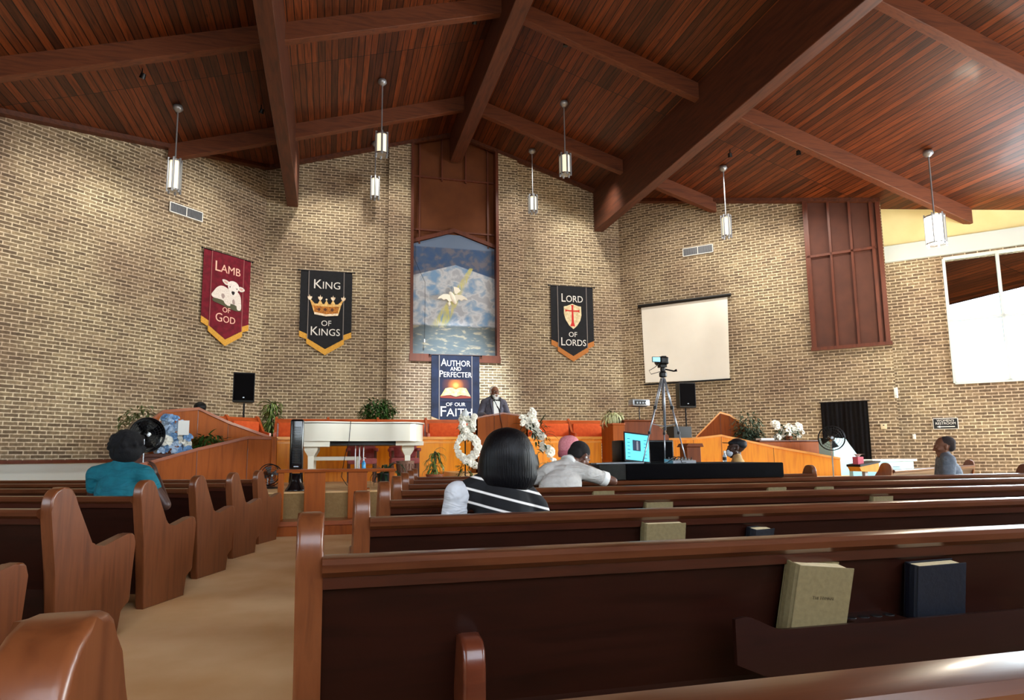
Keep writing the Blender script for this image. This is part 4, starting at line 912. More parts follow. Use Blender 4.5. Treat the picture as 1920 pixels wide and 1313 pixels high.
# basket bin, sanitizer, plants round the piano
t = thing('waste_basket', 'brown wicker waste basket behind the altar rail posts', 'basket', (1.20, 10.75, STG))
bm = NB(); lathe(bm, [(.10, 0), (.145, .40), (.15, .43), (.14, .43), (.095, .02), (.001, .02)], 22); part('basket_body', bm, noisy('wicker', (104, 72, 56), (136, 100, 80), 40., .7, .3), t, smooth=True, auto=40)
bm = NB()
for k in range(16): a_ = 2*pi*k/16; tube(bm, [(cos(a_)*.105, sin(a_)*.105, .04), (cos(a_)*.148, sin(a_)*.148, .38)], .006, 4)
part('weave_ribs', bm, M['redwood'], t)
t = thing('sanitizer_bottle', 'blue pump bottle of hand sanitizer beneath the white piano', 'bottle', (.52, 10.45, STG+.30)); bm = NB(); lathe(bm, [(.03, 0), (.032, .01), (.032, .10), (.015, .125), (.015, .14)], 14); part('bottle_body', bm, M['blue'], t, smooth=True); bm = NB(); lathe(bm, [(.014, .14), (.016, .15), (.006, .155), (.006, .18), (.02, .182), (.001, .19)], 10); tube(bm, [(0, 0, .183), (.035, 0, .178)], .005, 5); part('pump', bm, M['white'], t, smooth=True)
t = thing('side_table', 'small wooden stand under the sanitizer bottle behind the rail', 'stand', (.52, 10.45, STG)); part('table_top', bbox(-.12, .12, -.12, .12, .28, .30, .004), M['oak'], t); part('column', bbox(-.03, .03, -.03, .03, .02, .28, .004), M['oak'], t); part('base', bbox(-.09, .09, -.09, .09, 0, .02, .004), M['oak'], t)
straplant('potted_strap_plant', 'dark arching strap-leaved plant behind the right end of the altar rail', (.86, 10.5, STG), 20, .52, .055, M['leafdark'], .14, .24, lo=.2, droop=1.7)
straplant('potted_dracaena', 'striped green dracaena in a clay pot right of the piano leg', (1.72, 11.0, STG), 46, .30, .055, M['leafstripe'], .15, .2, droop=1.9, cane=.38, potm=M['potbrown'], lo=-.1)
bush('potted_bush', 'leafy green bush standing on the choir level behind the piano', (1.16, 16.6, CHO), (.44, .3, .38), 1.16, 900, .16, .065, M['leaf'], .2, .7, potm=M['potbrown'])
straplant('corn_plant', 'tall corn plant standing in the left corner beside the brick wall', (-1.46, 17.5, CHO), 190, .46, .085, M['leafstripe'], .18, .3, droop=1.6, cane=1.2, lo=-.1)
bush('potted_tree', 'small leafy potted tree behind the drum fan at left', (-3.5, 13.6, .6), (.34, .3, .38), 1.15, 300, .15, .06, M['leafolive'], .16, .3)
bush('low_green_plant', 'low green plant beside the blue and white flowers', (-2.1, 12.55, .0), (.32, .2, .15), 1.36, 190, .16, .06, M['leaf'], .16, .3, trunk=True)
straplant('dark_spiky_plant', 'dark spiky plant at the back right of the choir benches', (7.2, 16.0, CHO), 60, .28, .05, M['leafdark'], .14, .3, droop=1.6, cane=.95, lo=-.2)
straplant('spider_plant', 'cream and green striped spider plant on the organ console', (6.22, 13.68, 1.79), 120, .46, .055, M['leafcream'], .10, .12, droop=2.3, lo=.1)
bush('ficus_tree', 'small grey-green potted tree beside the right wedge screen', (10.15, 14.3, .6), (.40, .32, .42), 1.15, 380, .13, .055, M['leafgrey'], .17, .3, blobs=[(0, 0, 0, 1.), (.16, 0, -.25, .6), (-.14, 0, -.2, .6)])

# choir benches with orange upholstery
def bench(name, label, loc, rz, L, n, group='choir benches with orange backs'):
    t = thing(name, label, 'bench', loc, rz, group)
    for i in range(n+1):
        x = L*i/n; bm = NB(); prism(bm, [(-.30, 0), (-.30, .62), (-.05, .66), (.16, .99), (.22, 1.02), (.28, .98), (.22, .5), (.28, 0)], x-.03, x+.03, 'x', bev=.008); part('end_panel', bm, M['benchwood'], t)
    bm = NB(); prism(bm, [(.11, .86), (.17, .97), (.24, .96), (.22, .45), (.10, .45)], .03, L-.03, 'x'); part('backrest', bm, M['benchwood'], t)
    for i in range(n): part('back_cushion', bbox(L*i/n+.06, L*(i+1)/n-.06, .02, .10, .50, .88, .02), M['orange'], t, smooth=True, auto=40)
    part('seat', bbox(.03, L-.03, -.28, .10, .38, .46, .02), M['orange'], t, smooth=True, auto=40)
    return t
bench('choir_bench', 'long choir bench with orange cushions behind the left half of the choir front', (-1.2, 15.6, CHO), 0, 4.6, 4)
bench('choir_bench', 'choir bench with orange cushions right of the pulpit', (4.0, 15.6, CHO), 0, 2.9, 3)
bench('choir_bench', 'short orange cushioned bench angled in front of the corn plant', (-2.62, 14.45, CHO), radians(40), 1.5, 2)

# pulpit
t = thing('pulpit', 'broad wooden pulpit with gently peaked front on its own step', 'pulpit', (3.21, 12.2, .76))
PXL = [(-.52, 0), (-.52, 1.02), (-.34, 1.06), (.02, 1.12), (.36, 1.08), (.52, 1.02), (.52, 0)]
bm = NB(); prism(bm, PXL, -.04, .0, 'y'); part('front_panel', bm, M['oak'], t)
for s_ in (-1, 1): part('side_panel', bbox(s_*.50-.02, s_*.50+.02, -.04, .42, 0, 1.02, .004), M['oak'], t)
bm = NB(); prism(bm, [(-.02, 1.0), (.42, .92), (.42, .95), (-.02, 1.03)], -.48, .48, 'x'); part('reading_desk', bm, M['oak'], t)
bm = NB(); prism(bm, [(-.54, 1.02), (-.34, 1.065), (.02, 1.125), (.36, 1.085), (.54, 1.02), (.54, 1.05), (.36, 1.11), (.02, 1.15), (-.34, 1.09), (-.54, 1.045)], -.05, .03, 'y'); part('cap_rail', bm, M['oakcap'], t)
bm = NB(); tube(bm, [(-.155, -.045, .0), (-.155, -.045, 1.08)], .004, 4); part('panel_joint', bm, M['redwood'], t)
bm = NB(); prism(bm, [(2.35, 11.95), (3.75, 11.95), (3.9, 14.0), (2.35, 14.0)], STG, .76, 'z'); struct('floor', bm, M['carpet'])
# gooseneck microphone
t = thing('gooseneck_microphone', 'black gooseneck microphone rising in front of the preacher', 'microphone', (3.18, 12.22, 1.85))
bm = NB(); tube(bm, [(.02, -.10, -.25), (-.02, -.08, .02), (-.03, -.04, .12), (-.09, -.01, .26), (-.13, .02, .34)], [.006, .006, .008, .008, .008], 6); tube(bm, [(.0, -.06, .08), (-.06, -.03, .18)], .012, 6); part('gooseneck', bm, M['black'], t, smooth=True)
bm = NB(); caps(bm, (-.13, .02, .34), (-.16, .0, .38), .022, .028); part('foam_head', bm, M['black'], t, smooth=True)
# flower stands either side of the pulpit
t = thing('flower_wreath', 'white floral wreath with loops of blossom on a stand left of the pulpit', 'flowers', (2.38, 11.6, STG))
bm = NB(); tube(bm, [(0, .05, 0), (0, .05, 1.2)], .012); tube(bm, [(-.18, .05, 0), (0, .05, .5), (.18, .05, 0)], .01); part('stand', bm, M['darkmetal'], t)
pts = [(random.uniform(-.10, .16), random.uniform(-.08, .03), z) for z in [1.22-.012*i for i in range(26)]]
for i in range(26): a_ = 2*pi*i/26; pts.append((.02+.19*cos(a_), random.uniform(-.06, .02), .66+.20*sin(a_)))
pts += [(-.04+.03*i, random.uniform(-.08, .0), .42-.012*i) for i in range(10)]
flowers(t, pts, FL[:2]); bm = NB(); leafball(bm, (0, 0, 1.0), (.13, .07, .26), 60, .1, .035); leafball(bm, (.02, 0, .28), (.16, .08, .16), 60, .12, .04); part('foliage', bm, M['leaf'], t)
t2 = thing('globe_finial', 'clear glass ball on top of the wreath stand left of the pulpit', 'ball', (2.37, 11.6, 1.84)); bm = NB(); ell(bm, (0, 0, 0), (.07, .07, .07)); part('glass_ball', bm, mat('frosted_glass', (220, 226, 228), .2, coat=.5), t2, smooth=True)
t = thing('flower_spray', 'tall spray of white lilies with dark leaves right of the pulpit', 'flowers', (3.72, 11.9, STG))
bm = NB(); lathe(bm, [(.10, 0), (.14, .35), (.11, .5), (.12, .52), (.001, .5)], 18); part('vase', bm, M['potdark'], t, smooth=True)
pts = [(-.20+.55*f+random.uniform(-.06, .06), random.uniform(-.1, .05), 1.18-.75*f*f+random.uniform(-.08, .08)) for f in [i/21 for i in range(22)]]+[(.05+random.uniform(-.08, .08), 0, z) for z in (1.35, 1.28, 1.22, 1.16, 1.3, 1.1)]
flowers(t, pts, FL); bm = NB(); leafball(bm, (.05, .03, .85), (.3, .12, .36), 150, .16, .05); blade(bm, (.0, 0, 1.05), 2.9, .4, .42, .07, .4); blade(bm, (.1, 0, 1.0), .5, .9, .45, .06, .1); blade(bm, (.2, 0, .9), .1, .3, .4, .05, .8); part('foliage', bm, M['leafdark'], t, smooth=True)
straplant('young_lily_plant', 'young light green potted plant between flower spray and pink beanie', (3.85, 11.2, STG), 26, .3, .05, M['leafcream'], .12, .28, droop=1.3, lo=.4)
straplant('small_striped_plant', 'small striped potted plant left of the black monitor speakers', (4.1, 10.4, STG), 26, .26, .05, M['leafstripe'], .10, .22, droop=1.5, lo=.2)
# organ console and side pieces right of the choir
t = thing('organ_console', 'brown wooden organ console with ledge at the right of the choir front', 'organ', (6.9, 13.7, STG))
part('case', bbox(-.55, .15, -.30, .30, 0, 1.24, .01), M['walnut'], t); part('side_column', bbox(-.84, -.55, -.33, .3, 0, 1.16, .01), M['oak'], t)
bm = NB(); prism(bm, [(.15, 1.24), (.15, 0), (.55, 0), (.55, .92), (.42, 1.04), (.2, 1.22)], -.28, .3, 'y'); part('side_wing', bm, M['walnut'], t)
part('ledge', bbox(-.86, -.55, -.36, .34, 1.16, 1.20, .01), M['oakcap'], t); part('top_board', bbox(-.57, .2, -.34, .32, 1.24, 1.275, .01), M['walnut'], t)
t = thing('leather_chair', 'brown leather chair back showing above the organ console', 'chair', (7.35, 14.75, CHO)); part('backrest', bbox(-.25, .25, -.05, .05, .45, .93, .045, 3), mat('brown_leather', (92, 48, 32), .3, coat=.3), t, smooth=True, auto=50); part('seat', bbox(-.25, .25, -.5, -.03, .40, .48, .03), mat('brown_leather_seat', (92, 48, 32), .3), t, smooth=True, auto=50); bm = NB(); tube(bm, [(0, -.2, 0), (0, -.2, .41)], .03); part('leg', bm, M['darkmetal'], t)
t = thing('portable_radio', 'small silver player box with dark face on a thin stand', 'radio', (6.78, 13.5, 2.17)); part('casing', bbox(-.21, .21, -.12, .12, 0, .15, .015), M['silver'], t, smooth=True, auto=40); bm = NB(); box(bm, -.17, .11, -.126, -.119, .03, .12); part('display', bm, M['black'], t)
for kx in (-.12, -.05, .02, .08): bm = NB(); box(bm, kx, kx+.035, -.13, -.124, .05, .09); part('button', bm, M['silver'], t)
t = thing('music_stand', 'thin black stand carrying the silver player box', 'stand', (6.78, 13.5, 1.86)); bm = NB(); tube(bm, [(0, 0, -.0), (0, 0, .30)], .012); tube(bm, [(-.12, 0, 0), (.12, 0, 0)], .01); part('pole', bm, M['darkmetal'], t); part('tray', bbox(-.15, .15, -.1, .1, .295, .308, .003), M['darkmetal'], t)

# loudspeakers on stands
def loudspeaker(label, loc, w_, h_, rz=0.):
    t = thing('loudspeaker', label, 'loudspeaker', loc, rz, 'black loudspeakers on stands'); w2 = w_/2
    bm = NB(); prism(bm, [(-w2, 0), (w2, 0), (w2*.86, .34), (-w2*.86, .34)], 0, h_, 'z', bev=.02); part('cabinet', bm, M['black'], t, smooth=True, auto=40)
    part('grille', bbox(-w2*.93, w2*.93, -.012, .004, .05, h_-.03, .006), M['blackcloth'], t); bm = NB(); box(bm, -.02, .02, -.016, -.012, .11, .13); part('badge', bm, M['silver'], t); return t
def spstand(label, loc, h_):
    t = thing('speaker_stand', label, 'stand', loc, 0, 'loudspeaker stands'); bm = NB(); tube(bm, [(0, 0, .25), (0, 0, h_)], .022); part('pole', bm, M['darkmetal'], t)
    bm = NB(); lathe(bm, [(.03, .50), (.045, .52), (.045, .6), (.03, .62)], 12); part('collar', bm, M['black'], t)
    for k in range(3): a_ = k*2.094+.5; bm = NB(); tube(bm, [(0, 0, .56), (.45*cos(a_), .45*sin(a_), .02)], .014); part('leg', bm, M['darkmetal'], t)
loudspeaker('black loudspeaker on stand in the left corner', (-2.07, 16.9, 2.43), .50, .74, .1); spstand('black stand under the left corner loudspeaker', (-2.07, 17.05, CHO), 1.42)
loudspeaker('black loudspeaker on stand below the projection screen', (10.1, 17.0, 2.43), .50, .74, -.1); spstand('black stand under the loudspeaker below the screen', (10.1, 17.15, CHO), 1.42)
t = thing('amplifier', 'black amplifier box on the floor beside the right speaker stand', 'amplifier', (9.35, 16.4, CHO)); part('case', bbox(-.2, .35, -.2, .2, 0, .85, .01), M['black'], t)
# keyboard behind the left screen
t = thing('keyboard_cover', 'dark glossy electronic keyboard cabinet behind the upper left screen', 'keyboard', (-2.6, 16.0, CHO)); bm = NB(); prism(bm, [(-.35, 0), (-.35, .95), (-.28, 1.02), (.25, .98), (.30, .70), (.30, 0)], -.25, .25, 'y', bev=.02); part('case', bm, M['blackgloss'], t, smooth=True, auto=40)
part('lamp', bbox(-.22, -.16, -.26, -.24, .97, 1.0, .004), M['glow'], t)
# blue and white flower arrangement with card
t = thing('flower_arrangement', 'blue and white ribbon flower arrangement with a white card at left', 'flowers', (-2.52, 12.0, 1.165))
pts = [(random.uniform(-.26, .26), random.uniform(-.14, .08), .04+.035*random.random()+.05*i) for i in range(5) for _ in range(9)]+[(random.uniform(-.20, .10), random.uniform(-.1, .06), .25+.013*i) for i in range(28)]
flowers(t, pts, FLB+[FL[2]]+[flower_me(.09, 6, M['petalblue'], 'ruffle_mesh3')], 'blossom'); bm = NB(); leafball(bm, (0, 0, .3), (.2, .08, .28), 50, .1, .03); part('foliage', bm, M['leafdark'], t)
bm = NB(); box(bm, .07, .24, -.19, -.185, .30, .54); part('card', bm, M['white'], t); bm = NB(); tube(bm, [(.155, -.17, .05), (.155, -.182, .34)], .004, 5); part('card_holder', bm, M['darkmetal'], t)
bm = NB(); lathe(bm, [(.10, 0), (.13, .12), (.001, .12)], 18); part('basket', bm, M['potbrown'], t, smooth=True)
t = thing('flower_table', 'dark wooden table under the blue and white flowers', 'table', (-2.75, 12.05, 0)); part('table_top', bbox(-.5, .45, -.28, .28, 1.10, 1.16, .008), M['redwood'], t)
part('apron', bbox(-.45, .4, -.24, .24, .98, 1.10, .004), M['redwood'], t)
for sx in (-.43, .38):
    for sy in (-.2, .2): part('leg', bbox(sx-.03, sx+.03, sy-.03, sy+.03, 0, .98, .004), M['redwood'], t)

# ------------------------------------------------------------ right side group
t = thing('upright_piano', 'brown wooden upright piano behind the right ramp screen', 'piano', (10.75, 13.6, .0)); part('case', bbox(-1.0, .75, -.25, .35, 0, 1.36, .015), M['oak'], t); part('lid', bbox(-1.03, .78, -.30, .38, 1.36, 1.39, .008), M['redwood'], t)
t = thing('open_book', 'white book lying on the upright piano at its left end', 'book', (9.98, 13.45, 1.39)); part('pages', bbox(-.18, .18, -.10, .10, .0, .05, .004), M['white'], t); part('cover', bbox(-.19, .19, -.11, .11, -.0, .008, .001), M['black'], t)
t = thing('lily_arrangement', 'white lily arrangement with dark leaves on the upright piano', 'flowers', (10.65, 13.5, 1.39))
flowers(t, [(random.uniform(-.36, .36), random.uniform(-.12, .05), random.uniform(.06, .40)) for _ in range(22)], FL[1:]); bm = NB(); leafball(bm, (0, 0, .2), (.34, .14, .2), 130, .16, .05); part('foliage', bm, M['leafdark'], t); bm = NB(); lathe(bm, [(.08, 0), (.12, .1), (.001, .1)], 14); part('bowl', bm, M['potbrown'], t)
cyan = mat('pale_blue_panel', (170, 218, 226), .35, coat=.3)
t = thing('pale_cabinet', 'pale blue cabinet with sloping side beside the curtained doorway', 'cabinet', (11.32, 12.55, 0)); bm = NB(); prism(bm, [(-.33, 0), (-.33, 1.42), (.02, 1.42), (.08, 1.30), (.42, .92), (.45, .80), (.45, 0)], -.1, .35, 'y', bev=.01); part('case', bm, cyan, t)
t = thing('pale_counter', 'low pale blue counter running right of the pale cabinet', 'counter', (12.35, 12.35, 0)); part('cabinet', bbox(-.5, .62, -.1, .4, 0, .88, .01), cyan, t); part('counter_top', bbox(-.55, .68, -.14, .42, .88, .93, .006), M['white'], t)
t = thing('pale_half_wall', 'pale low partition at the foot of the right ramp screen', 'partition', (10.2, 10.9, 0)); part('panel', bbox(-.2, .95, -.05, .05, 0, .80, .008), cyan, t); part('cap', bbox(-.22, .97, -.07, .07, .80, .84, .005), M['white'], t)
t = thing('reading_desk', 'small tilted wooden desk top holding the pink tissue box', 'desk', (8.14, 8.6, 0)); bm = NB(); prism(bm, [(-.20, .86), (.17, .92), (.19, .95), (-.20, .895)], -.14, .14, 'y'); part('desk_top', bm, M['black'], t)
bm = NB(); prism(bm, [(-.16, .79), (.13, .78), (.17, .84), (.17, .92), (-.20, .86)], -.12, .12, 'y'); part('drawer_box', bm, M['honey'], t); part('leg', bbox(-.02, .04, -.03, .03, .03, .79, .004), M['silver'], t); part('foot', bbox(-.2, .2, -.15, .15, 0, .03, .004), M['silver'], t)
t = thing('tissue_box', 'pink tissue box with white tissue on the tilted desk', 'tissue box', (8.02, 8.58, .885)); part('carton', bbox(-.055, .055, -.055, .055, 0, .13, .006), mat('pink_card', (214, 92, 110), .6), t); bm = NB()
for k in range(7): blade(bm, (0, 0, .12), k*.9, 1.1, .12, .09, .8, 3)
part('tissue', bm, M['white'], t)
t = thing('small_lectern', 'dark wooden lectern right of the tripod legs', 'lectern', (6.0, 10.1, STG)); part('body', bbox(-.13, .13, -.12, .12, 0, .62, .006), M['walnut'], t); bm = NB(); prism(bm, [(-.17, .62), (.17, .62), (.15, .68), (-.12, .68)], -.16, .16, 'y', bev=.008); part('top', bm, M['walnut'], t)
# ------------------------------------------------------------ people
SK1 = noisy('brown_skin', (84, 50, 36), (104, 64, 46), 12., .5); SK2 = noisy('deep_brown_skin', (52, 32, 26), (70, 44, 34), 12., .45); SK3 = noisy('warm_brown_skin', (112, 70, 50), (134, 86, 62), 12., .5)
def hairmat():
    m = mat('black_hair', (4, 4, 7), .48, spec=.3); b = m.node_tree.nodes['Principled BSDF']; tc = nd(m, 'ShaderNodeTexCoord'); mp = nd(m, 'ShaderNodeMapping'); mp.inputs['Scale'].default_value = (70, 70, 2.2); lk(m, tc.outputs['Object'], mp.inputs[0])
    n = nd(m, 'ShaderNodeTexNoise'); n.inputs['Scale'].default_value = 1.6; n.inputs['Detail'].default_value = 3; lk(m, mp.outputs[0], n.inputs['Vector']); bp = nd(m, 'ShaderNodeBump'); bp.inputs['Strength'].default_value = .7; bp.inputs['Distance'].default_value = .006
    lk(m, n.outputs[0], bp.inputs['Height']); lk(m, bp.outputs[0], b.inputs['Normal']); return m
HAIRB = hairmat(); HAIRM = noisy('matte_black_hair', (4, 4, 6), (10, 9, 12), 70., .95, .4)
def cloth(name, c1, c2, folds=(3., 3., 7.), rough=.85):
    m = noisy(name, c1, c2, 20., rough); b = m.node_tree.nodes['Principled BSDF']; tc = nd(m, 'ShaderNodeTexCoord'); mp = nd(m, 'ShaderNodeMapping'); mp.inputs['Scale'].default_value = folds; mp.inputs['Rotation'].default_value = (0, .7, .3); lk(m, tc.outputs['Object'], mp.inputs[0])
    n = nd(m, 'ShaderNodeTexNoise'); n.inputs['Scale'].default_value = 2.2; n.inputs['Detail'].default_value = 2; n.inputs['Distortion'].default_value = 1.; lk(m, mp.outputs[0], n.inputs['Vector']); bp = nd(m, 'ShaderNodeBump'); bp.inputs['Strength'].default_value = .55; bp.inputs['Distance'].default_value = .05
    lk(m, n.outputs[0], bp.inputs['Height']); lk(m, bp.outputs[0], b.inputs['Normal']); return m
HAIRW = noisy('white_hair', (206, 200, 192), (232, 228, 222), 60., .8)
EYEW = mat('eye_white', (228, 222, 214), .25); EYED = mat('eye_dark', (18, 12, 10), .2)
def remesh(o, vs, sm=3, fac=.5):
    m = o.modifiers.new('remesh', 'REMESH'); m.mode = 'VOXEL'; m.voxel_size = vs; m.use_smooth_shade = True
    if sm: s_ = o.modifiers.new('smooth', 'SMOOTH'); s_.factor = fac; s_.iterations = sm
def V3(a): return Vector(a)
def limb(bm, pts, rs, flat=(1, 1)):
    for (a, b), (ra, rb) in zip(zip(pts, pts[1:]), zip(rs, rs[1:])): caps(bm, a, b, ra, rb, 14, flat)
def hand(bm, w, d, pn, curl=.5, s=1., side=1):
    """wrist, pointing direction, palm normal; side +1 puts the thumb on d x pn"""
    w = V3(w); d = V3(d).normalized(); pn = V3(pn); pn = (pn-d*pn.dot(d)).normalized(); sd = d.cross(pn)*side
    R = Matrix((sd, d, pn)).transposed()
    ell(bm, w+d*.045*s, (.040*s, .052*s, .016*s), R)
    for i, (o_, L) in enumerate(((.030, .068), (.010, .078), (-.010, .072), (-.029, .056))):
        p = w+d*(.085-.006*abs(i-1.2))*s+sd*o_*s; a = curl*(.6+.12*i); r = .0088*s
        for ph, fr in enumerate((.45, .32, .26)):
            dd = d*cos(a)+pn*sin(a)+sd*(o_*.8); dd.normalize(); q = p+dd*L*fr*s; caps(bm, p, q, r, r*.9, 8); p = q; r *= .92; a += curl*.9
    p = w+d*.022*s+sd*.034*s; dd = (d*.6+sd*.7+pn*.35).normalized()
    q = p+dd*.036*s; caps(bm, p, q, .012*s, .010*s, 8); dd = (d*.85+sd*.25+pn*(.3+curl*.4)).normalized(); caps(bm, q, q+dd*.034*s, .0098*s, .008*s, 8)
def head_parts(bm, HM, s=1., beard=False):
    def E(c, r): ell(bm, HM @ Vector([v*s for v in c]), [v*s for v in r], HM.to_3x3(), 20, 12)
    def C(a, b, ra, rb): caps(bm, HM @ Vector([v*s for v in a]), HM @ Vector([v*s for v in b]), ra*s, rb*s, 10)
    E((0, -.012, .035), (.076, .096, .086)); E((0, .022, -.01), (.066, .076, .078)); E((0, .035, -.065), (.050, .055, .045)); E((0, .066, -.092), (.026, .022, .020))
    C((-.055, .01, -.05), (-.02, .066, -.09), .022, .018); C((.055, .01, -.05), (.02, .066, -.09), .022, .018)
    C((0, .088, .018), (0, .108, -.022), .009, .013); E((-.011, .099, -.026), (.009, .010, .007)); E((.011, .099, -.026), (.009, .010, .007))
    C((-.038, .080, .028), (-.012, .092, .026), .009, .009); C((.038, .080, .028), (.012, .092, .026), .009, .009)
    C((-.018, .088, -.054), (.018, .088, -.054), .007, .007); C((-.015, .087, -.064), (.015, .087, -.064), .007, .007)
    for q in (-1, 1):
        E((q*.042, .062, -.018), (.022, .022, .020)); E((q*.078, -.006, -.004), (.008, .018, .030)); C((q*.084, -.014, .018), (q*.082, .002, -.026), .006, .006)
def person(label, loc, rz, J, skin, HMat, clothes, hs=1., voxel=.0085, sizes=None, hands=True, body_off=None):
    """J: joints in the local frame (x right, y forward, z up)."""
    t = bpy.data.objects.new('person', None); COL.objects.link(t); t.location = loc; t.rotation_euler = (0, 0, rz); MW[t.name] = Matrix.Translation(Vector(loc)) @ Matrix.Rotation(rz, 4, 'Z'); tag(t, label, 'person')
    z = sizes or 1.; G = {k: V3(v) for k, v in J.items()}
    bm = NB(); pel, ch, nk = G['pelvis'], G['chest'], G['neck']; hd = HMat.to_translation()
    shl, shr = G['shl'], G['shr']; sx = (shr-shl).normalized(); upv = (nk-pel).normalized(); fy = upv.cross(sx)*-1; TR = Matrix((sx, fy, upv)).transposed()
    def torso(bm, g=0., low=True):
        ell(bm, pel+upv*.03, (.155*z+g, .115*z+g, .13+g), TR); ell(bm, pel.lerp(ch, .5), (.135*z+g, .10*z+g, .17+g), TR); ell(bm, ch, (.165*z+g, .11*z+g, .17+g), TR)
        ell(bm, shl.lerp(shr, .5)-upv*.02, ((shr-shl).length*.5+g, .078*z+g, .06+g), TR)
        caps(bm, shl.lerp(nk, .12), nk-upv*.01, .052*z+g, .05+g); caps(bm, shr.lerp(nk, .12), nk-upv*.01, .052*z+g, .05+g)
    torso(bm)
    caps(bm, nk-upv*.02, hd-(hd-nk)*.25, .058, .054)
    for s_ in ('l', 'r'):
        limb(bm, [G['sh'+s_], G['el'+s_], G['wr'+s_]], [.052*z, .040*z, .027])
        limb(bm, [G['hip'+s_], G['kn'+s_], G['an'+s_]], [.085*z, .058*z, .040]); an = G['an'+s_]; toe = G.get('toe'+s_, an+V3((0, .15, -.045))); limb(bm, [an+V3((0, -.03, -.04)), toe], [.040, .030])
        if hands:
            d = G.get('hd'+s_, G['wr'+s_]-G['el'+s_]); hand(bm, G['wr'+s_], d, G.get('hn'+s_, V3((0, 0, -1))), .45, 1., 1 if s_ == 'l' else -1)
    head_parts(bm, HMat, hs)
    body = part('body', bm, skin, t); remesh(body, voxel if not hands else min(voxel, .0075), 2)
    for s_ in (-1, 1):
        bm = NB(); ell(bm, HMat @ Vector((s_*.028*hs, .081*hs, .010*hs)), (.0095, .0075, .006), HMat.to_3x3()); e_ = part('eye', bm, EYEW, body, smooth=True)
        bm = NB(); ell(bm, HMat @ Vector((s_*.028*hs, .091*hs, .010*hs)), (.006, .004, .006), HMat.to_3x3()); part('pupil', bm, EYED, body, smooth=True) if False else bm.free()
    for c in clothes:
        kind = c[0]
        if kind == 'top':
            bm = NB(); torso(bm, .016); cut = c[3]
            for s_ in ('l', 'r'):
                a, b, w_ = G['sh'+s_], G['el'+s_], G['wr'+s_]
                if cut <= 1: limb(bm, [a, a.lerp(b, cut)], [.070*z, .058*z])
                else: limb(bm, [a, b, b.lerp(w_, cut-1)], [.070*z, .056*z, .042])
            if c[4:] and c[4]: limb(bm, [nk-upv*.02, nk+upv*.045], [.066, .060])
            o = part(c[1], bm, c[2], t); remesh(o, .011, 3)
        elif kind == 'trousers':
            bm = NB(); ell(bm, pel, (.17*z, .13*z, .13), TR)
            for s_ in ('l', 'r'): limb(bm, [G['hip'+s_], G['kn'+s_], G['an'+s_]+V3((0, 0, .03))], [.10*z, .074*z, .058])
            o = part(c[1], bm, c[2], t); remesh(o, .014, 3)
            for s_ in ('l', 'r'):
                an = G['an'+s_]; toe = G.get('toe'+s_, an+V3((0, .15, -.045))); bm = NB(); limb(bm, [an+V3((0, -.04, -.045)), toe], [.046, .038]); part('shoe', bm, M['black'], t, smooth=True)
    return t, body, G
def seated(lean=0., tilt=0., shw=.185, dz=0.):
    J = dict(pelvis=(0, 0, .53), hipl=(-.09, .0, .52), hipr=(.09, .0, .52), knl=(-.13, .42, .50), knr=(.13, .42, .50), anl=(-.13, .42, .09), anr=(.13, .42, .09))
    y = lean*.45; J['chest'] = (0, y*.6, .80+dz); J['neck'] = (0, y*1.05, 1.04+dz); J['shl'] = (-shw, y, .97+dz); J['shr'] = (shw, y, .97+dz)
    J['ell'] = (-.26, y+.04, .70); J['elr'] = (.26, y+.04, .70); J['wrl'] = (-.14, y+.26, .60); J['wrr'] = (.14, y+.26, .60); return J
def HM(c, yaw=0., pitch=0., roll=0.): return Matrix.Translation(Vector(c)) @ Euler((pitch, roll, yaw), 'XYZ').to_matrix().to_4x4()
SEAT = 0.
# --- woman with the black bob and striped top
wx, wy = atY(950, 870, 3.42).x, 3.50
J = seated(.12, shw=.20); J['pelvis'] = (.0, 0, .53); J['neck'] = (.02, .03, .985); J['chest'] = (.01, .01, .78); J['shl'] = (-.225, .02, .865); J['shr'] = (.19, .03, .79)
J['ell'] = (-.29, .05, .66); J['elr'] = (.27, .08, .60)
Hm = HM((.03, .05, 1.085), .05, -.12)
stripeblk = mat('black_knit', (13, 13, 17), .8)
def stripes():
    m = mat('black_knit_white_stripes', (13, 13, 17), .85); b = m.node_tree.nodes['Principled BSDF']; tc = nd(m, 'ShaderNodeTexCoord'); mp = nd(m, 'ShaderNodeMapping'); mp.inputs['Rotation'].default_value = (0, radians(-15), 0); lk(m, tc.outputs['Object'], mp.inputs[0])
    sp = nd(m, 'ShaderNodeSeparateXYZ'); lk(m, mp.outputs[0], sp.inputs[0]); md = nd(m, 'ShaderNodeMath', operation='PINGPONG'); lk(m, sp.outputs[2], md.inputs[0]); md.inputs[1].default_value = .034
    r = ramp(m, [(.0, (236, 232, 226)), (.0042, (236, 232, 226)), (.005, (13, 13, 17))], md.outputs[0]); lk(m, r.outputs[0], b.inputs['Base Color']); return m
t, body, G = person('woman with glossy black bob in a black and white striped top, seen from behind', (wx, wy, 0), -.10, J, SK1, Hm, [('top', 'sweater', stripes(), 1.9), ('trousers', 'trousers', M['black'])], sizes=.95)
bm = NB(); L_ = G['shl']
ell(bm, L_+V3((-.02, .0, .0)), (.078, .085, .075)); limb(bm, [L_+V3((-.02, 0, -.01)), V3(J['ell'])], [.076, .064]); caps(bm, L_+V3((.05, -.0, .035)), L_+V3((-.02, -.0, .0)), .04, .07)
o = part('white_sleeve', bm, cloth('white_knit', (200, 203, 208), (218, 220, 224)), t); remesh(o, .010, 3)
bm = NB(); hc = Hm.to_translation()
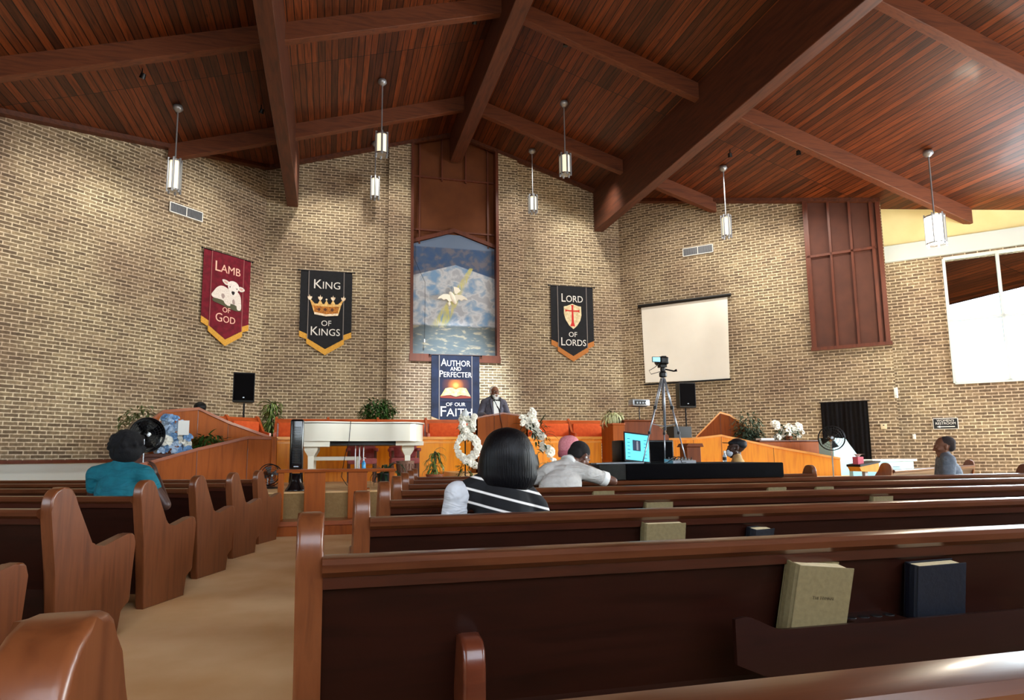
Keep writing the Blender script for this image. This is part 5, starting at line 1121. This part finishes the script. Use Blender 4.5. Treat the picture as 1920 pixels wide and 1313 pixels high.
ell(bm, hc+V3((0, -.02, .035)), (.138, .134, .112)); ell(bm, hc+V3((0, -.035, -.01)), (.158, .13, .13)); ell(bm, hc+V3((0, -.038, -.06)), (.168, .122, .12)); ell(bm, hc+V3((0, -.04, -.12)), (.172, .112, .09)); ell(bm, hc+V3((-.11, .02, -.09)), (.055, .08, .12)); ell(bm, hc+V3((.11, .02, -.09)), (.055, .08, .12)); ell(bm, hc+V3((.0, -.045, -.17)), (.15, .09, .055))
hair = part('hair', bm, HAIRB, t); remesh(hair, .010, 30, .6)
# --- woman in teal
ty = 5.86; tx = atY(220, 870, ty).x
J = seated(.15, shw=.20); J['neck'] = (.0, .05, 1.015); J['elr'] = (.36, .10, .70); J['wrr'] = (.20, .22, .93); J['hdr'] = (-.3, .1, .9); J['hnr'] = (-.8, -.1, .1)
J['shl'] = (-.20, .04, .95); J['shr'] = (.20, .05, .95)
Hm = HM((.03, .09, 1.165), -.1, -.15)
t, body, G = person('woman in a teal top with curly black hair, resting her chin on her hand', (tx, ty, 0), -.30, J, SK2, Hm, [('top', 'teal_top', cloth('teal_cloth', (0, 84, 98), (2, 100, 114)), .42, True), ('trousers', 'trousers', M['black'])], sizes=1.05)
bm = NB(); hc = Hm.to_translation(); random.seed(3)
ell(bm, hc+V3((0, -.025, .03)), (.125, .125, .118)); ell(bm, hc+V3((0, -.04, -.045)), (.125, .10, .085))
for _ in range(60):
    v = Vector((random.gauss(0, 1), random.gauss(-.3, 1), random.gauss(.25, .8))).normalized(); p_ = hc+V3((v.x*.128, v.y*.125-.025, v.z*.115+.02))
    if v.y < .45: ell(bm, p_, (.022, .022, .02), u=8, v=6)
hair = part('hair', bm, HAIRM, t); remesh(hair, .009, 2)
bm = NB(); pts = [hc+V3((.078, .01+.022*cos(a_*pi/8), -.055+.022*sin(a_*pi/8))) for a_ in range(17)]; tube(bm, pts, .0025, 5); part('hoop_earring', bm, M['chrome'], body)
# --- man in white polo bent forward over the black board
px_, py_ = atY(1075, 870, 5.75).x, 5.72
J = dict(pelvis=(-.22, -.03, .55), chest=(-.08, .12, .79), neck=(.05, .25, .99), shl=(-.15, .24, .93), shr=(.20, .13, .90), ell=(-.30, .40, .80), elr=(.47, .16, .82), wrl=(.02, .62, .97), wrr=(.30, .50, .985), hdl=(.3, .2, .0), hdr=(-.3, .2, 0.), hnl=(0, 0, -1), hnr=(0, 0, -1), hipl=(-.30, 0, .53), hipr=(-.12, 0, .52), knl=(-.34, .40, .50), knr=(-.10, .42, .50), anl=(-.34, .40, .09), anr=(-.10, .42, .09))
Hm = HM((.20, .33, 1.055), -1.15, -.62, .0)
t, body, G = person('man in a white polo shirt slumped forward over the black covered board', (px_-.02, py_, 0), 0, J, SK1, Hm, [('top', 'polo_shirt', cloth('white_pique', (184, 180, 174), (202, 198, 192)), .62, True), ('trousers', 'trousers', M['black'])], sizes=1.12, hs=1.16)
bm = NB(); hc = Hm.to_translation()
cb = NB(); nk_ = G['neck']; dn = (hc-nk_).normalized(); RC = dn.to_track_quat('Z', 'Y').to_matrix().to_4x4()
lathe(cb, [(.080, -.035), (.072, -.01), (.066, .012), (.072, .014), (.082, -.008), (.092, -.035)], 22, M=Matrix.Translation(nk_+dn*.03) @ RC); part('collar', cb, M['white'], t, smooth=True)
cb = NB(); a_, b_ = G['shr'], G['elr']; dd = (b_-a_).normalized(); RC = dd.to_track_quat('Z', 'Y').to_matrix().to_4x4(); pc = a_.lerp(b_, .64)
lathe(cb, [(.070, -.03), (.072, -.02), (.071, .028), (.068, .03), (.060, .028)], 20, M=Matrix.Translation(pc) @ RC); part('sleeve_cuff', cb, M['white'], t, smooth=True)
ell(bm, Hm @ Vector((0, -.026, .052)), (.095, .114, .10), Hm.to_3x3()); ell(bm, Hm @ Vector((0, -.07, .0)), (.082, .07, .08), Hm.to_3x3()); o = part('hair', bm, noisy('cropped_black_hair', (14, 12, 12), (24, 20, 19), 90., .9), t); remesh(o, .009, 2)
bm = NB(); ell(bm, Hm @ Vector((.102, -.004, -.008)), (.010, .010, .010))
part('earbud', bm, M['white'], body, smooth=True)
# --- person with the rose beanie
J = seated(0.); q_ = atY(1070, 836, 6.75)
t, body, G = person('person in a rose pink knitted beanie behind the man in white', (q_.x, 6.78, 0), .1, {k: (v[0]*.9, v[1], v[2]*.93) for k, v in J.items()}, SK1, HM((0, .03, q_.z-.05), .0, 0), [('top', 'jacket', M['navy'], 1.9), ('trousers', 'trousers', M['black'])], hs=.98)
hc = V3((0, .03, q_.z-.05)); bm = NB()
lathe(bm, [(.104, -.035), (.118, -.01), (.122, .05), (.112, .10), (.085, .14), (.04, .162), (.001, .165)], 26, hc+V3((0, -.015, 0))); beanie = part('beanie', bm, noisy('rose_knit', (206, 120, 128), (228, 150, 156), 60., .95, .5), t, smooth=True)
bm = NB(); lathe(bm, [(.104, -.075), (.120, -.07), (.126, -.03), (.120, .0), (.104, -.01)], 26, hc+V3((0, -.015, 0))); part('folded_brim', bm, noisy('rose_knit_brim', (176, 92, 104), (200, 116, 126), 80., .95, .5), beanie, smooth=True)
# --- masked man with a black cap
q_ = atY(1394, 845, 7.85); J = seated(.1)
Hm = HM((0, .05, q_.z+.03), .0, -.05)
t, body, G = person('man in profile wearing a black cap and white face mask', (q_.x, 7.92, 0), radians(58), J, SK2, Hm, [('top', 'tan_shirt', noisy('tan_shirt', (190, 150, 96), (206, 168, 112), 10., .85), 1.2), ('trousers', 'trousers', M['black'])], hs=1.16)
bm = NB(); hc = Hm.to_translation(); ell(bm, hc+V3((0, -.022, .075)), (.096, .120, .055)); ell(bm, hc+V3((0, -.055, .045)), (.094, .088, .062)); ell(bm, hc+V3((0, .045, .075)), (.082, .065, .034)); o = part('cap', bm, mat('black_cap', (12, 14, 22), .7), t); remesh(o, .01, 4)
bm = NB(); prism(bm, [(-.08, .04), (-.09, .10), (-.058, .175), (0, .20), (.058, .175), (.09, .10), (.08, .04)], .086, .095, 'z'); bm.transform(Matrix.Translation(hc+V3((0, -.01, -.028))) @ Matrix.Rotation(.10, 4, 'X')); part('cap_brim', bm, mat('black_cap_brim', (12, 14, 22), .6), o)
bm = NB(); ell(bm, hc+V3((0, .070, -.062)), (.066, .072, .060)); msk = part('face_mask', bm, mat('mask_white', (214, 224, 236), .8), t, smooth=True)
bm = NB()
for s_ in (-1, 1): tube(bm, [hc+V3((s_*.050, .07, -.02)), hc+V3((s_*.086, .0, .014))], .004, 5); tube(bm, [hc+V3((s_*.048, .06, -.08)), hc+V3((s_*.086, -.004, -.03))], .004, 5)
part('ear_loops', bm, M['white'], msk)
# --- man in grey at the far right
q_ = atY(1757, 842, 6.9); J = seated(.15)
t, body, G = person('man in a grey jacket seen in profile at the right edge', (q_.x+.02, 6.72, 0), radians(52), J, SK3, HM((0, .07, q_.z+.02), .0, -.1), [('top', 'jacket', cloth('grey_cloth', (100, 108, 120), (122, 130, 140)), 1.85, True), ('trousers', 'trousers', M['navy'])], sizes=1.15, hs=1.12)
bm = NB(); Hm = HM((0, .07, q_.z+.02), .0, -.1); ell(bm, Hm @ Vector((0, -.03, .052)), (.088, .108, .087), Hm.to_3x3()); ell(bm, Hm @ Vector((0, -.066, .0)), (.078, .06, .066), Hm.to_3x3()); o = part('hair', bm, noisy('short_dark_hair', (40, 32, 32), (62, 50, 48), 90., .9), t); remesh(o, .009, 2)
# --- head behind the upper left screen
q_ = atY(375, 766, 15.2)
J = seated(0.); t, body, G = person('person with black hair just visible above the upper left screen', (q_.x, 15.2, CHO), 2.6, J, SK2, HM((0, .03, q_.z-CHO-.02), 0, 0), [('top', 'dark_jacket', M['navy'], 1.9), ('trousers', 'trousers', M['black'])])
bm = NB(); ell(bm, (0, -.0, q_.z-CHO+.03), (.13, .13, .115)); part('hair', bm, HAIRB, t, smooth=True)
bx_ = thing('organ_stool', 'wooden stool under the person behind the upper left screen', 'stool', (q_.x, 15.2, CHO)); part('seat', bbox(-.22, .22, -.2, .2, .38, .43, .01), M['benchwood'], bx_)
for sx in (-.18, .18): part('leg', bbox(sx-.02, sx+.02, -.16, .16, 0, .38, .004), M['benchwood'], bx_)
# --- preacher
zf = .76; J = dict(pelvis=(0, 0, .93), chest=(0, .01, 1.22), neck=(0, .0, 1.50), shl=(-.205, 0, 1.39), shr=(.205, 0, 1.39), ell=(-.30, .02, 1.14), elr=(.31, .03, 1.13), wrl=(-.22, .24, 1.13), wrr=(.27, .24, 1.12), hdl=(-.1, 1, -.1), hdr=(.1, 1, -.1), hipl=(-.09, 0, .90), hipr=(.09, 0, .90), knl=(-.10, .02, .50), knr=(.10, .02, .50), anl=(-.10, -.01, .09), anr=(.10, -.01, .09))
q_ = atY(928, 742, 12.8)
Hm = HM((0, .045, q_.z-zf+.055), 0, .0)
t, body, G = person('preacher with white beard in a grey suit and bow tie behind the pulpit', (q_.x-.02, 12.82, zf), pi+.12, J, SK3, Hm, [('top', 'suit_jacket', cloth('grey_suit', (84, 82, 94), (98, 96, 108)), 1.9), ('trousers', 'trousers', M['navy'])], hs=1.12, sizes=1.12)
bm = NB(); prism(bm, [(-.075, 1.46), (-.055, 1.10), (0, 1.02), (.055, 1.10), (.075, 1.46)], .10, .158, 'y'); part('white_shirt', bm, M['white'], t)
bm = NB()
for s_ in (-1, 1): prism(bm, [(0, 1.43), (s_*.07, 1.465), (s_*.075, 1.405)][::s_], .150, .175, 'y')
ell(bm, (0, .165, 1.43), (.016, .016, .016)); part('bow_tie', bm, M['black'], t)
bm = NB()
for s_ in (-1, 1): prism(bm, [(s_*.05, 1.10), (s_*.095, 1.36), (s_*.08, 1.50), (s_*.14, 1.42), (s_*.12, 1.3), (s_*.075, 1.08)][::s_], .135, .166, 'y')
part('lapels', bm, noisy('lapel_grey', (78, 76, 88), (92, 90, 102), 20., .85), t)
bm = NB()
def He(c, r): ell(bm, Hm @ Vector([v*1.12 for v in c]), [v*1.12 for v in r], Hm.to_3x3(), 16, 10)
He((0, .062, -.108), (.045, .038, .042)); He((0, .07, -.135), (.03, .03, .03)); He((-.045, .035, -.07), (.022, .04, .034)); He((.045, .035, -.07), (.022, .04, .034)); He((-.02, .094, -.045), (.022, .012, .009)); He((.02, .094, -.045), (.022, .012, .009)); He((-.032, .082, -.062), (.012, .014, .028)); He((.032, .082, -.062), (.012, .014, .028))
o = part('beard', bm, HAIRW, t); remesh(o, .006, 2)
bm = NB(); He((0, -.03, .05), (.082, .096, .080)); He((-.074, -.005, .01), (.012, .03, .034)); He((.074, -.005, .01), (.012, .03, .034)); o = part('hair', bm, HAIRW, t); remesh(o, .008, 2)
bm = NB()
for s_ in (-1, 1):
    c_ = Hm @ Vector((s_*.033, .112, .010)); pts = [c_+V3((cos(a_*pi/8)*.027, 0, sin(a_*pi/8)*.020)) for a_ in range(17)]; tube(bm, pts, .0035, 5); tube(bm, [c_+V3((s_*.027, 0, .004)), Hm @ Vector((s_*.092, -.0, .014))], .003, 5)
tube(bm, [Hm @ Vector((-.009, .112, .012)), Hm @ Vector((.009, .112, .012))], .003, 5); part('glasses', bm, M['black'], t)

# ------------------------------------------------------------ black covered board across the pews and what stands on it
BT = .975
t = thing('equipment_board', 'long board draped in black cloth lying across two pew backs', 'board', (3.95, 6.9, .81))
bm = bbox(3.02, 4.94, 6.36, 7.62, .812, BT, .012, 2); part('draped_board', bm, M['blackcloth'], t, world=True, smooth=True, auto=40)
bm = bbox(2.72, 3.06, 6.37, 7.2, .812, BT-.004, .012, 2); part('folded_cloth', bm, noisy('dark_green_cloth', (30, 30, 26), (40, 40, 36), 20., .9), t, world=True, smooth=True, auto=40)
# laptop
q_ = atY(1200, 864, 6.85)
t = thing('laptop', 'open silver laptop with a bright blue screen on the black board', 'laptop', (3.32, 6.85, BT), .12)
part('keyboard_base', bbox(-.36, .02, -.22, .04, .0, .018, .004), M['silver'], t)
bm = bbox(-.17, .17, -.006, .006, 0, .345, .006, 2); RL = Matrix.Translation((.10, .03, .012)) @ Matrix.Rotation(radians(-10), 4, 'X') @ Matrix.Rotation(radians(6), 4, 'Y'); bm.transform(RL); scr = part('screen_lid', bm, M['black'], t, smooth=True, auto=40)
bm = NB(); box(bm, -.155, .155, -.0085, -.006, .02, .325); bm.transform(RL); part('display', bm, mat('laptop_display', (60, 180, 215), .4, emit=(92, 208, 236), es=.75), scr)
bm = NB(); box(bm, -.06, .045, -.011, -.0085, .13, .255); bm.transform(RL); part('picture_window', bm, mat('dark_picture', (44, 58, 84), .4), scr)
bm = NB(); box(bm, -.012, .012, -.013, -.011, .14, .22); ell(bm, (0, -.012, .232), (.012, .002, .014), u=8, v=6); bm.transform(RL); part('picture_figure', bm, mat('grey_figure', (150, 150, 160), .5), scr)
bm = NB()
for k in range(6):
    for sx in (-.13, .09): box(bm, sx, sx+.035, -.0095, -.0085, .05+.042*k, .058+.042*k)
bm.transform(RL); part('screen_text', bm, mat('screen_text_blue', (20, 100, 140), .5), scr)
t = thing('silver_keyboard', 'thin silver tablet keyboard lying left of the laptop', 'keyboard', (2.93, 6.62, BT), .05); part('body', bbox(-.17, .17, -.07, .07, 0, .014, .004), M['silver'], t)
def cab(name, label, cat, x0, x1, y0, y1, h, z=BT, m=None):
    t = thing(name, label, cat, ((x0+x1)/2, (y0+y1)/2, z)); bm = bbox(x0, x1, y0, y1, z, z+h, .012, 2); part('cabinet', bm, m or M['black'], t, world=True, smooth=True, auto=40)
    part('grille', bbox(x0+.02, x1-.02, y0-.006, y0, z+.02, z+h-.02, .003), M['blackcloth'], t, world=True); return t
cab('monitor_speaker', 'small black monitor speaker behind the left edge of the laptop', 'speaker', 3.33, 3.52, 7.15, 7.4, .27); cab('monitor_speaker', 'wide black speaker box between laptop and tripod', 'speaker', 3.66, 4.0, 7.1, 7.4, .27)
t = thing('mixer', 'small grey mixing console with cables between laptop and tripod', 'mixer', (3.80, 6.62, BT)); bm = NB(); prism(bm, [(-.1, 0), (.1, 0), (.1, .05), (-.1, .03)], -.14, .14, 'x'); part('body', bm, M['silver'], t)
bm = NB()
for i in range(6):
    for j in range(3): lathe(bm, [(.007, .035+.01*j), (.006, .05+.01*j), (.001, .05+.01*j)], 8, (-.11+.043*i, -.06+.055*j, 0))
part('knobs', bm, M['black'], t)
random.seed(11)
for k, lb in enumerate(('black cable looping over the mixer', 'black cable curled behind the laptop', 'pale cable lying at the tripod foot')):
    pts = [(3.62+.3*f+.04*sin(9*f+k), 6.52+.07*k+.06*cos(7*f+k*2), BT+.012+.10*max(0, sin(pi*f*2+k))*(.6 if k < 2 else .1)) for f in [i/24 for i in range(25)]]
    bm = NB(); tube(bm, pts, .005, 5); o = part('cable', bm, M['black'] if k < 2 else M['white'], None, smooth=True); tag(o, lb, 'cable')
t = thing('spray_bottle', 'small clear bottle standing near the masked man on the board', 'bottle', (atY(1359, 860, 7.4).x, 7.4, BT)); bm = NB(); lathe(bm, [(.022, 0), (.024, .01), (.024, .08), (.012, .10), (.012, .11)], 14); part('bottle_body', bm, M['clear'], t, smooth=True); bm = NB(); lathe(bm, [(.014, .11), (.014, .14), (.001, .14)], 12); part('cap', bm, M['white'], t); bm = NB(); lathe(bm, [(.0245, .02), (.0245, .06)], 14); part('bottle_label', bm, M['darkblue'], t)
# tripod with camcorder
tc_ = atY(1243, 700, 6.95); T0 = Vector((tc_.x, 6.95, BT)); H_ = tc_.z-BT
t = thing('camera_tripod', 'silver tripod standing on the black board with braced legs', 'tripod', T0)
top = Vector((0, 0, H_))
feet = [atY(1204, 838, 6.70)-T0, atY(1287, 866, 6.72)-T0, Vector((.05, .13, 0.01))]
feet = [Vector((f.x, f.y, .01)) for f in feet]
for f_ in feet:
    a = top+(f_-top)*.06; m1 = top+(f_-top)*.40; m2 = top+(f_-top)*.68; sd = Vector((f_.y, -f_.x, 0)).normalized()*.011
    bm = NB(); tube(bm, [a+sd, m1+sd], .008, 6); tube(bm, [a-sd, m1-sd], .008, 6); tube(bm, [m1*1.0, m2], .011, 8); tube(bm, [m2, f_], .008, 8)
    lg = part('leg', bm, M['silver'], t, smooth=True)
    bm = NB(); lathe(bm, [(.020, -.02), (.020, .02)], 10, m1); lathe(bm, [(.017, -.015), (.017, .015)], 10, m2); part('leg_clamp', bm, M['black'], lg)
    bm = NB(); ell(bm, f_+Vector((0, 0, .004)), (.016, .016, .014)); part('rubber_foot', bm, M['black'], lg)
    bm = NB(); tube(bm, [top+(f_-top)*.58, Vector((0, 0, H_*.40))], .005, 5); part('brace', bm, M['silver'], t)
bm = NB(); tube(bm, [top, (0, 0, H_*.36)], .014, 10); part('centre_column', bm, M['silver'], t, smooth=True)
bm = NB(); lathe(bm, [(.03, -.05), (.045, -.04), (.045, .0), (.03, .02), (.03, .06), (.02, .07)], 14, top); box(bm, -.04, .04, -.03, .05, H_+.07, H_+.10); part('pan_head', bm, M['black'], t)
bm = NB(); tube(bm, [top+Vector((.02, 0, .05)), top+Vector((.11, -.06, .02)), top+Vector((.14, -.08, .03))], [.009, .009, .016], 8); part('pan_handle', bm, M['darkmetal'], t)
t2 = thing('camcorder', 'small black camcorder with lit flip-out screen on top of the tripod', 'camcorder', T0+Vector((0, 0, H_+.10))); part('camera_body', bbox(-.05, .05, -.07, .09, .0, .09, .018, 3), M['black'], t2, smooth=True, auto=50)
bm = NB(); lathe(bm, [(.032, 0), (.034, .05), (.001, .05)], 16, M=Matrix.Translation((0, .085, .045)) @ Matrix.Rotation(-pi/2, 4, 'X')); part('lens', bm, M['blackgloss'], t2)
fl = part('flip_screen', bbox(-.165, -.055, -.062, -.052, .02, .085, .004), M['black'], t2); bm = NB(); box(bm, -.158, -.064, -.065, -.062, .027, .078); part('display', bm, mat('camcorder_display', (120, 190, 220), .4, emit=(130, 205, 235), es=.8), fl)
part('top_handle', bbox(-.015, .04, -.03, .05, .09, .105, .005), M['black'], t2)
bm = NB(); tube(bm, [T0+Vector((-.05, -.04, H_+.12)), T0+Vector((-.13, -.05, H_+.06)), T0+Vector((-.20, -.04, H_+.02)), T0+Vector((-.17, -.03, H_-.02)), T0+Vector((-.03, -.02, H_+.02))], .004, 5); o = part('cable', bm, M['black'], None, smooth=True); tag(o, 'thin black cable drooping beside the camcorder screen', 'cable')
# cable on the pew in front of the man in white
pts = [atY(1082, 908, 6.1), atY(1084, 900, 6.1), atY(1092, 899, 6.12), atY(1102, 903, 6.1), atY(1120, 908, 6.08), atY(1135, 909, 6.08)]
bm = NB(); tube(bm, pts, .005, 6); o = part('cable', bm, mat('grey_cord', (150, 130, 118), .6), None, smooth=True); tag(o, 'grey cord hanging over the pew beside the man in white', 'cable')

# ------------------------------------------------------------ hymnals and bibles in the pew racks
def book(name, label, pw, x, m, w_=.165, h_=.225, th=.042, lean=.14, yaw=0., z0=.415, group='hymnals and bibles in the pew racks', depth=-.075, title=None, ry=0.):
    base = MW[pews[pw].name] if isinstance(pw, int) else MW[pw.name]
    loc = base @ Vector((x, depth, z0)); t = bpy.data.objects.new(name, None); COL.objects.link(t); tag(t, label, 'book', group)
    R = Matrix.Rotation(yaw, 4, 'Z') @ Matrix.Rotation(-lean, 4, 'X') @ Matrix.Rotation(ry, 4, 'Y'); Mx = Matrix.Translation(loc) @ base.to_3x3().to_4x4() @ R
    t.matrix_world = Mx; MW[t.name] = Mx
    bm = bbox(0, w_, -th/2, -th/2+.004, 0, h_, .0015, 1); join(bm, bbox(0, w_, th/2-.004, th/2, 0, h_, .0015, 1))
    pr = [(-th/2, 0)]; bm2 = NB(); prism(bm2, [(0.004, -th/2), (-.004, -th*.3), (-.006, 0), (-.004, th*.3), (0.004, th/2), (.008, th/2-.004), (.002, 0), (.008, -th/2+.004)], 0, h_, 'z'); join(bm, bm2); cv = part('cover', bm, m, t)
    part('page_block', bbox(.004, w_-.008, -th/2+.004, th/2-.004, .004, h_-.006, .001, 1), M['pages'], t)
    if title:
        bmt = text_bm(title, .016, ext=.0006); bmt.transform(Matrix.Translation((w_*.5, -th/2-.0006, h_*.56)) @ Matrix.Rotation(pi/2, 4, 'X')); part('title', bmt, M['ink'], cv)
    return t
def rackbook(name, label, k, x, y, m, w_, th, z0=.50, **kw):
    yy = PY(k)-.09; p = atY(x, y, yy); return book(name, label, k, p.x-PX(k), m, w_=w_, h_=p.z-z0+.004, th=th, z0=z0, **kw)
rackbook('hymnal', 'tan hymnal standing in the book rack right in front of the camera', 0, 1464, 1052, M['tan'], .205, .068, lean=-.17, ry=.10, title='The Hymnal')
rackbook('bible', 'dark blue bible at the right edge in the nearest book rack', 0, 1704, 1058, M['darkblue'], .20, .055, lean=-.14, ry=-.02)
rackbook('hymnal', 'tan hymnal in the rack of the second pew ahead', 1, 1203, 980, M['tan'], .21, .065, lean=-.15)
rackbook('bible', 'small black bible leaning askew in the rack of the second pew ahead', 1, 1400, 990, M['darkblue'], .14, .06, lean=-.2, yaw=.25)
rackbook('hymnal', 'tan hymnal peeping over the rail of the second pew ahead', 2, 1207, 942, M['tan'], .20, .055, lean=-.1)
rackbook('hymnal', 'tan hymnal peeping over the second pew rail, further right', 2, 1630, 931, M['tan'], .18, .055, lean=-.1)
rackbook('hymnal', 'tan hymnal peeping over the third pew rail near the woman in stripes', 3, 1110, 921, M['tan'], .19, .05, lean=-.1)
rackbook('hymnal', 'tan hymnal peeping over the third pew rail below the black board', 3, 1436, 914, M['tan'], .19, .05, lean=-.1)
rackbook('hymnal', 'tan hymnal peeping over the third pew rail right of the black board', 3, 1526, 913, M['tan'], .19, .05, lean=-.1)
book('hymnal', 'open white book leaning on the pew at the far right', FARPEW, .75, M['darkmetal'], h_=.30, lean=.3, yaw=.3)
